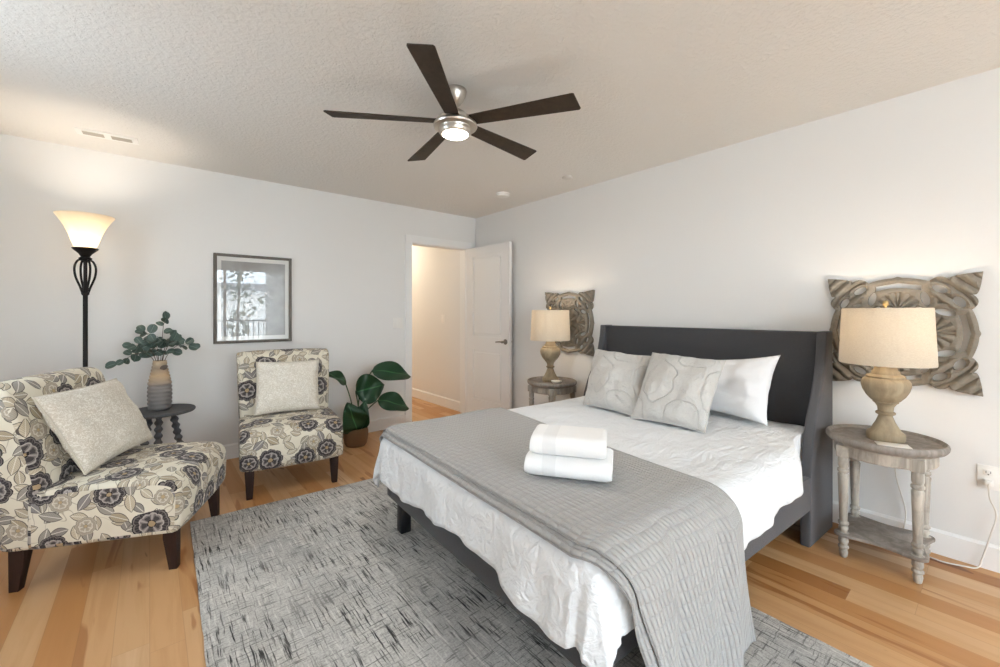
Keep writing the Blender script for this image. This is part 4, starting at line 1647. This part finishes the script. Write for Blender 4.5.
def make_nightstand(label, loc, rotz):
    t = thing('nightstand', label, 'nightstand', loc, rotz, 'weathered oval nightstands')
    # tray top, a little wider (y) than deep
    rx, ry = 0.225, 0.232
    b = BM(); lathe(b, [(0.90, NZ - 0.046), (0.955, NZ - 0.040), (1.0, NZ - 0.026), (1.01, NZ - 0.014), (0.995, NZ - 0.004), (0.965, NZ), (0.93, NZ - 0.003), (0.90, NZ - 0.013), (0.001, NZ - 0.013)], 56, sx=rx, sy=ry)
    obj('tray_top', b, MAT['table_top'], t, sharp=50)
    b = BM(); lathe(b, [(0.80, NZ - 0.108), (0.83, NZ - 0.106), (0.85, NZ - 0.098), (0.85, NZ - 0.055), (0.90, NZ - 0.045), (0.80, NZ - 0.045)], 56, sx=rx, sy=ry)
    obj('apron', b, MAT['table_wood'], t, sharp=50)
    lx, ly = 0.133, 0.136
    prof = [(0.010, 0.0), (0.015, 0.006), (0.019, 0.030), (0.016, 0.044), (0.022, 0.050), (0.022, 0.060), (0.015, 0.066), (0.021, 0.080), (0.021, 0.095), (0.014, 0.103),
            (0.014, 0.110), (0.024, 0.113), (0.024, 0.128), (0.014, 0.131), (0.020, 0.146), (0.020, 0.158), (0.015, 0.164), (0.0225, 0.172), (0.0225, 0.182), (0.016, 0.188),
            (0.017, 0.20), (0.0225, 0.40), (0.024, 0.425), (0.018, 0.433), (0.025, 0.441), (0.025, 0.452), (0.018, 0.458), (0.023, 0.470), (0.023, 0.500), (0.021, 0.53), (0.021, NZ - 0.06)]
    for sx in (-1, 1):
        for sy in (-1, 1):
            b = BM(); lathe(b, prof, 22, (sx * lx, sy * ly, 0))
            obj('leg', b, MAT['table_wood'], t, sharp=50)
    # lower shelf: four lobes around the legs, concave edges between them
    pts = []
    hw, hd, rl = ly, lx, 0.038
    for (cx, cy, a0) in ((hd, hw, 0), (-hd, hw, 90), (-hd, -hw, 180), (hd, -hw, 270)):
        for k in range(9):
            a = math.radians(a0 - 30 + k * 150 / 8)
            pts.append((cx + rl * math.cos(a), cy + rl * math.sin(a)))
        # concave run to the next lobe
        na = math.radians(a0 + 45)
    out = []
    for q in range(4):
        seg = pts[q * 9:(q + 1) * 9]
        out += seg
        p, nx_ = Vector(seg[-1]).to_3d(), Vector(pts[((q + 1) % 4) * 9]).to_3d()
        for k in range(1, 10):
            s = k / 10
            m = p.lerp(nx_, s)
            inward = (-m).normalized()
            out.append((m + inward * 0.022 * math.sin(PI * s))[:2])
    b = BM(); fs = prism(b, out, 0.016, 'z', 0.112)
    bmesh.ops.recalc_face_normals(b, faces=b.faces[:])
    bmesh.ops.bevel(b, geom=[e for f in fs[:2] for e in f.edges], offset=0.004, segments=2, profile=0.5, affect='EDGES')
    obj('shelf', b, MAT['table_top'], t, sharp=40)
    # carved corner blocks where the legs meet the apron
    for sx in (-1, 1):
        for sy in (-1, 1):
            b = BM(); box(b, sx * lx - 0.026, sx * lx + 0.026, sy * ly - 0.026, sy * ly + 0.026, NZ - 0.112, NZ - 0.052, 0.005, 2)
            obj('corner_block', b, MAT['table_wood'], t)
    return t


NR = Vector((2.868, 0.384, 0))
NLP = Vector((2.880, 2.690, 0))
make_nightstand('weathered whitewashed nightstand at right, between headboard and outlet', NR, 0.0)
make_nightstand('weathered nightstand in the far corner between door and headboard', NLP, 0.0)


def make_lamp(label, loc):
    t = thing('table_lamp', label, 'table lamp', loc, 0, 'turned wood table lamps')
    k = 1.0
    prof = [(0.072, 0.0), (0.075, 0.006), (0.075, 0.032), (0.070, 0.040), (0.060, 0.046), (0.052, 0.062), (0.038, 0.090), (0.030, 0.112), (0.027, 0.122), (0.038, 0.130), (0.039, 0.138), (0.030, 0.144),
            (0.032, 0.165), (0.042, 0.182), (0.050, 0.188), (0.050, 0.194), (0.058, 0.200), (0.076, 0.222), (0.090, 0.250), (0.096, 0.275), (0.095, 0.292), (0.086, 0.306), (0.074, 0.312), (0.076, 0.319), (0.070, 0.326),
            (0.056, 0.330), (0.054, 0.342), (0.046, 0.350), (0.041, 0.375), (0.040, 0.392), (0.014, 0.394), (0.012, 0.44)]
    b = BM(); lathe(b, prof, 44)
    obj('turned_base', b, MAT['lamp_wood'], t, sharp=50)
    z0, z1, r0, r1 = 0.382, 0.662, 0.184, 0.172
    b = BM()
    lathe(b, [(r0, z0), (r0 + 0.001, z0 + 0.004), (r1 + 0.001, z1 - 0.004), (r1, z1), (r1 - 0.004, z1), (r0 - 0.004, z0), ], 64, cap=False)
    # close the thin wall at the bottom
    obj('shade', b, MAT['shade'], t, sharp=50)
    b = BM()
    for a in (0, 2 * PI / 3, 4 * PI / 3):
        tube(b, [(0.006 * math.cos(a), 0.006 * math.sin(a), z1 - 0.012), ((r1 - 0.003) * math.cos(a), (r1 - 0.003) * math.sin(a), z1 - 0.006)], 0.0022, 8)
    tube(b, spline([(0.012, 0, 0.43), (0.055, 0, 0.50), (0.045, 0, 0.60), (0.004, 0, z1 - 0.012)], 8), 0.0022, 8)
    tube(b, spline([(-0.012, 0, 0.43), (-0.055, 0, 0.50), (-0.045, 0, 0.60), (-0.004, 0, z1 - 0.012)], 8), 0.0022, 8)
    obj('harp', b, MAT['brass'], t)
    b = BM(); lathe(b, [(0.004, z1 - 0.016), (0.006, z1), (0.006, z1 + 0.010), (0.011, z1 + 0.016), (0.013, z1 + 0.026), (0.009, z1 + 0.036), (0.001, z1 + 0.040)], 20)
    obj('finial', b, MAT['brass'], t)
    b = BM(); lathe(b, [(0.013, 0.44), (0.014, 0.46), (0.028, 0.500), (0.029, 0.520), (0.018, 0.545), (0.001, 0.552)], 24)
    obj('bulb', b, MAT['bulb'], t)
    light('table_lamp_light', 'POINT', Vector(loc) + Vector((0, 0, 0.575)), 2.5, (1.0, 0.86, 0.70), shadow_soft_size=0.03)
    return t


LTZ = NZ - 0.013
make_lamp('turned wood table lamp with beige drum shade on the right nightstand', (2.848, 0.374, LTZ))
make_lamp('turned wood table lamp with beige drum shade on the far nightstand', (2.870, 2.700, LTZ))

# small white things on the nightstands
o = obj('white_slab', BM() if False else (lambda bm: (box(bm, -0.045, 0.045, -0.062, 0.062, 0, 0.004, 0.0015, 1), bm)[1])(BM()), simple('slab_white', '#f0ede8', 0.6))
o.location = (2.735, 0.330, LTZ); o.rotation_euler = (0, 0, 0.35)  # thin flat white slab in front of the lamp base
tag(o, 'flat white card lying in front of the right lamp base', 'slab')
b = BM(); lathe(b, [(0.022, 0.0), (0.030, 0.004), (0.046, 0.022), (0.049, 0.028), (0.046, 0.028), (0.030, 0.009), (0.001, 0.007)], 28)
o = tag(obj('trinket_dish', b, MAT['ceramic'], sharp=60), 'small white dish beside the lamp on the far nightstand', 'dish')
o.location = (2.80, 2.560, LTZ)

# lamp cord from the outlet down to the floor and across under the table
pts = spline([(RX - 0.030, 0.040, 0.428), (RX - 0.050, 0.035, 0.36), (RX - 0.035, 0.015, 0.28), (RX - 0.040, 0.035, 0.17), (RX - 0.030, 0.060, 0.05), (RX - 0.045, 0.075, 0.006), (RX - 0.075, 0.120, 0.005), (RX - 0.10, 0.20, 0.005),
              (RX - 0.06, 0.30, 0.005), (RX - 0.025, 0.345, 0.03), (RX - 0.025, 0.33, 0.18), (RX - 0.03, 0.37, 0.38), (RX - 0.03, 0.36, 0.56)], 8)
ct = thing('extension_lead', 'thin white lamp cord hanging from the outlet to the floor', 'cord', (0, 0, 0))
b = BM(); tube(b, pts, 0.0032, 8)
obj('cable', b, simple('cord_white', '#d8d3ca', 0.5), ct)
b = BM(); box(b, RX - 0.034, RX - 0.011, 0.028, 0.052, 0.412, 0.437, 0.004, 2)
obj('plug', b, MAT['plastic'], ct)

# ------------------------------------------------------------------ carved wall panels
def carved_mesh(S=0.306, n=210):
    """openwork panel from an implicit outline: local (y, z) in [-1,1]^2, thickness towards -x"""
    lin = np.linspace(-1.06, 1.06, n)
    Y, Z = np.meshgrid(lin, lin, indexing='ij')
    ay, az = np.abs(Y), np.abs(Z)
    s = np.minimum(ay, az)                      # distance along the nearest side
    d = np.maximum(ay, az)                      # distance out towards that side

    def ell(cs, cd, a, bb, rot):
        c_, s_ = math.cos(rot), math.sin(rot)
        x, y = s - cs, d - cd
        u, v = x * c_ + y * s_, -x * s_ + y * c_
        return np.sqrt((u / a) ** 2 + (v / bb) ** 2) - 1
    # scalloped outer edge
    e = np.where(s < 0.40, 0.875 + 0.085 * np.cos(np.clip(s / 0.40, 0, 1) * PI / 2) ** 0.8 + 0.02 * (s < 0.06) * (1 - s / 0.06),
                 np.where(s < 0.64, 0.885 + 0.065 * np.abs(np.sin((s - 0.40) / 0.24 * PI)) ** 0.8, 0.915 + 0.085 * np.clip((s - 0.64) / 0.36, 0, 2) ** 0.4))
    f = (e - d) * 1.0
    # openings (negative inside)
    def hole(g, scale):
        return g * scale
    H = []
    arch = np.minimum(0.815 + 0.055 * (1 - s / 0.30) - d, d - (0.725 + 0.055 * (1 - (s / 0.30) ** 2)))
    H.append(-np.minimum(arch, (0.30 - s) * 0.5))
    H.append(hole(ell(0.345, 0.585, 0.055, 0.125, 0.25), 0.06))
    H.append(hole(ell(0.520, 0.745, 0.100, 0.058, -0.55), 0.08))
    # crescents round the centre medallion
    r = np.sqrt(Y ** 2 + Z ** 2); th = np.arctan2(Z, Y)
    cr = np.minimum(np.abs(r - 0.455) - 0.026, 9)
    diag = np.abs(np.abs(th % (PI / 2) - PI / 4)) - 0.30
    H.append(np.maximum(np.abs(r - 0.50) - 0.028, diag * 0.4))
    f2 = f.copy()
    for h in H:
        f2 = np.minimum(f2, h)
    # carving depth
    hgt = np.full_like(f, 0.55)
    hgt += 0.20 * np.clip(f2 / 0.05, 0, 1)                                   # rolled edges
    # shell fan on every side
    rs, ts = np.hypot(s, d - 0.40), np.arctan2(d - 0.40, s)
    fan = (rs < 0.30) & (d > 0.40)
    hgt = np.where(fan, 0.50 + 0.40 * np.abs(np.sin(ts * 6.5)) + 0.1 * (1 - rs / 0.30), hgt)
    # centre flower
    flower = r < 0.40
    hgt = np.where(flower, 0.45 + 0.45 * np.abs(np.sin(th * 5)) * np.clip(r / 0.2, 0, 1) - 0.25 * (np.abs(r - 0.16) < 0.02), hgt)
    hgt = np.where(r < 0.14, 1.0 - 0.3 * (r / 0.14) ** 2, hgt)
    # acanthus plumes to the corners
    plume = (s > 0.50) | ((d > 0.62) & (s > 0.42))
    ang = np.arctan2(d - 0.52, s - 0.40 + 1e-6)
    rad = np.hypot(s - 0.36, d - 0.48)
    hgt = np.where(plume & ~fan, 0.40 + 0.60 * np.abs(np.sin(rad * 21 + 0.5 * np.sin(ang * 2))), hgt)
    hgt = np.where(f2 < 0.035, np.minimum(hgt, 0.70 + 2 * f2), hgt)
    # mesh
    keep = f2 > -0.004
    gy, gz = np.gradient(f2, lin, lin)
    bm = BM()
    step = lin[1] - lin[0]
    cell = keep[:-1, :-1] & keep[1:, :-1] & keep[:-1, 1:] & keep[1:, 1:]
    used = {}
    T = 0.036
    edge_verts = np.zeros_like(keep)
    # boundary verts: belong to some kept cell and to some dropped cell
    cnt = np.zeros(keep.shape, int)
    cnt[:-1, :-1] += cell; cnt[1:, :-1] += cell; cnt[:-1, 1:] += cell; cnt[1:, 1:] += cell
    def vert(i, j, back):
        key = (i, j, back)
        if key in used:
            return used[key]
        y, z = Y[i, j], Z[i, j]
        if cnt[i, j] < 4:
            g2 = gy[i, j] ** 2 + gz[i, j] ** 2
            if g2 > 1e-6:
                mv = f2[i, j] / g2
                dy, dz = -gy[i, j] * mv, -gz[i, j] * mv
                l = math.hypot(dy, dz)
                lim = 0.75 * step
                if l > lim:
                    dy, dz = dy * lim / l, dz * lim / l
                y, z = y + dy, z + dz
        x = -0.001 if back else -(0.006 + T * hgt[i, j])
        used[key] = bm.verts.new((x, y * S, z * S))
        return used[key]
    I, J = np.nonzero(cell)
    for i, j in zip(I.tolist(), J.tolist()):
        c = [(i, j), (i + 1, j), (i + 1, j + 1), (i, j + 1)]
        bm.faces.new([vert(a, q, False) for a, q in c])
        bm.faces.new([vert(a, q, True) for a, q in c][::-1])
        for (a, q), nb in (((0, 1), (i, j - 1)), ((1, 2), (i + 1, j)), ((2, 3), (i, j + 1)), ((3, 0), (i - 1, j))):
            if not (0 <= nb[0] < cell.shape[0] and 0 <= nb[1] < cell.shape[1]) or not cell[nb]:
                p0, p1 = c[a], c[q]
                bm.faces.new((vert(*p0, False), vert(*p0, True), vert(*p1, True), vert(*p1, False)))
    return bm


pan = obj('carved_panel', carved_mesh(), MAT['carved'], sharp=50)
pan.location = (RX, 0.362, 1.150)
tag(pan, 'square openwork carved grey wood panel behind the right lamp', 'wall panel', 'carved wood wall panels')
p2 = pan.copy(); COL.objects.link(p2)
p2.location = (RX, 2.708, 1.158)
tag(p2, 'square openwork carved grey wood panel behind the far lamp', 'wall panel', 'carved wood wall panels')

# ------------------------------------------------------------------ ceiling fan
FC = Vector((1.250, 1.866, CZ))
fan = thing('ceiling_fan', 'five-bladed ceiling fan with dark blades and lit nickel hub', 'ceiling fan', FC)
b = BM(); lathe(b, [(0.058, 0.0), (0.060, -0.006), (0.056, -0.030), (0.040, -0.062), (0.026, -0.080), (0.018, -0.086)], 36)
obj('canopy', b, MAT['nickel'], fan)
b = BM(); lathe(b, [(0.011, -0.07), (0.011, -0.12)], 18)
obj('downrod', b, MAT['nickel'], fan)
b = BM(); lathe(b, [(0.020, -0.106), (0.040, -0.112), (0.058, -0.126), (0.064, -0.146), (0.085, -0.154), (0.100, -0.160), (0.100, -0.178), (0.113, -0.182), (0.118, -0.192), (0.114, -0.200), (0.088, -0.204), (0.086, -0.210)], 48)
obj('motor_housing', b, MAT['nickel'], fan, sharp=50)
b = BM(); lathe(b, [(0.086, -0.202), (0.086, -0.228), (0.078, -0.238), (0.068, -0.238)], 48, cap=False)
obj('light_collar', b, MAT['nickel'], fan, sharp=50)
b = BM(); lathe(b, [(0.070, -0.228), (0.070, -0.238), (0.060, -0.244), (0.030, -0.247), (0.001, -0.248)], 40)
obj('light_lens', b, MAT['fan_lens'], fan)
BZ = -0.170


def blade_mesh():
    # local x outwards; slightly wider at the tip with an angled end
    out = [(0.075, -0.036), (0.14, -0.040), (0.40, -0.052), (0.630, -0.062), (0.640, -0.058), (0.657, 0.050), (0.649, 0.058), (0.40, 0.050), (0.14, 0.042), (0.075, 0.038)]
    bm = BM()
    fs = prism(bm, out, 0.007, 'z', -0.0035)
    bmesh.ops.recalc_face_normals(bm, faces=bm.faces[:])
    bmesh.ops.bevel(bm, geom=[e for f in fs[:2] for e in f.edges], offset=0.0015, segments=1, affect='EDGES')
    return bm


b = blade_mesh()
me = None
for k, deg in enumerate((-135.5, -59.5, 8.0, 80.0, 148.5)):
    if me is None:
        o = obj('blade', b, MAT['blade'], fan)
        me = o.data
    else:
        o = bpy.data.objects.new('blade', me); COL.objects.link(o); o.parent = fan
    o.location = (0, 0, BZ)
    o.rotation_euler = Matrix.Rotation(math.radians(deg), 4, 'Z').to_3x3().to_euler()
    o.rotation_euler = (Matrix.Rotation(math.radians(deg), 3, 'Z') @ Matrix.Rotation(math.radians(-12), 3, 'X')).to_euler()
light('fan_light', 'AREA', FC + Vector((0, 0, -0.256)), 5.5, (1.0, 0.96, 0.91), shape='DISK', size=0.14)

# hallway lamp (out of sight beyond the doorway)
light('hall_light', 'POINT', (2.25, 6.0, 2.22), 24, (1.0, 0.86, 0.66), shadow_soft_size=0.10)
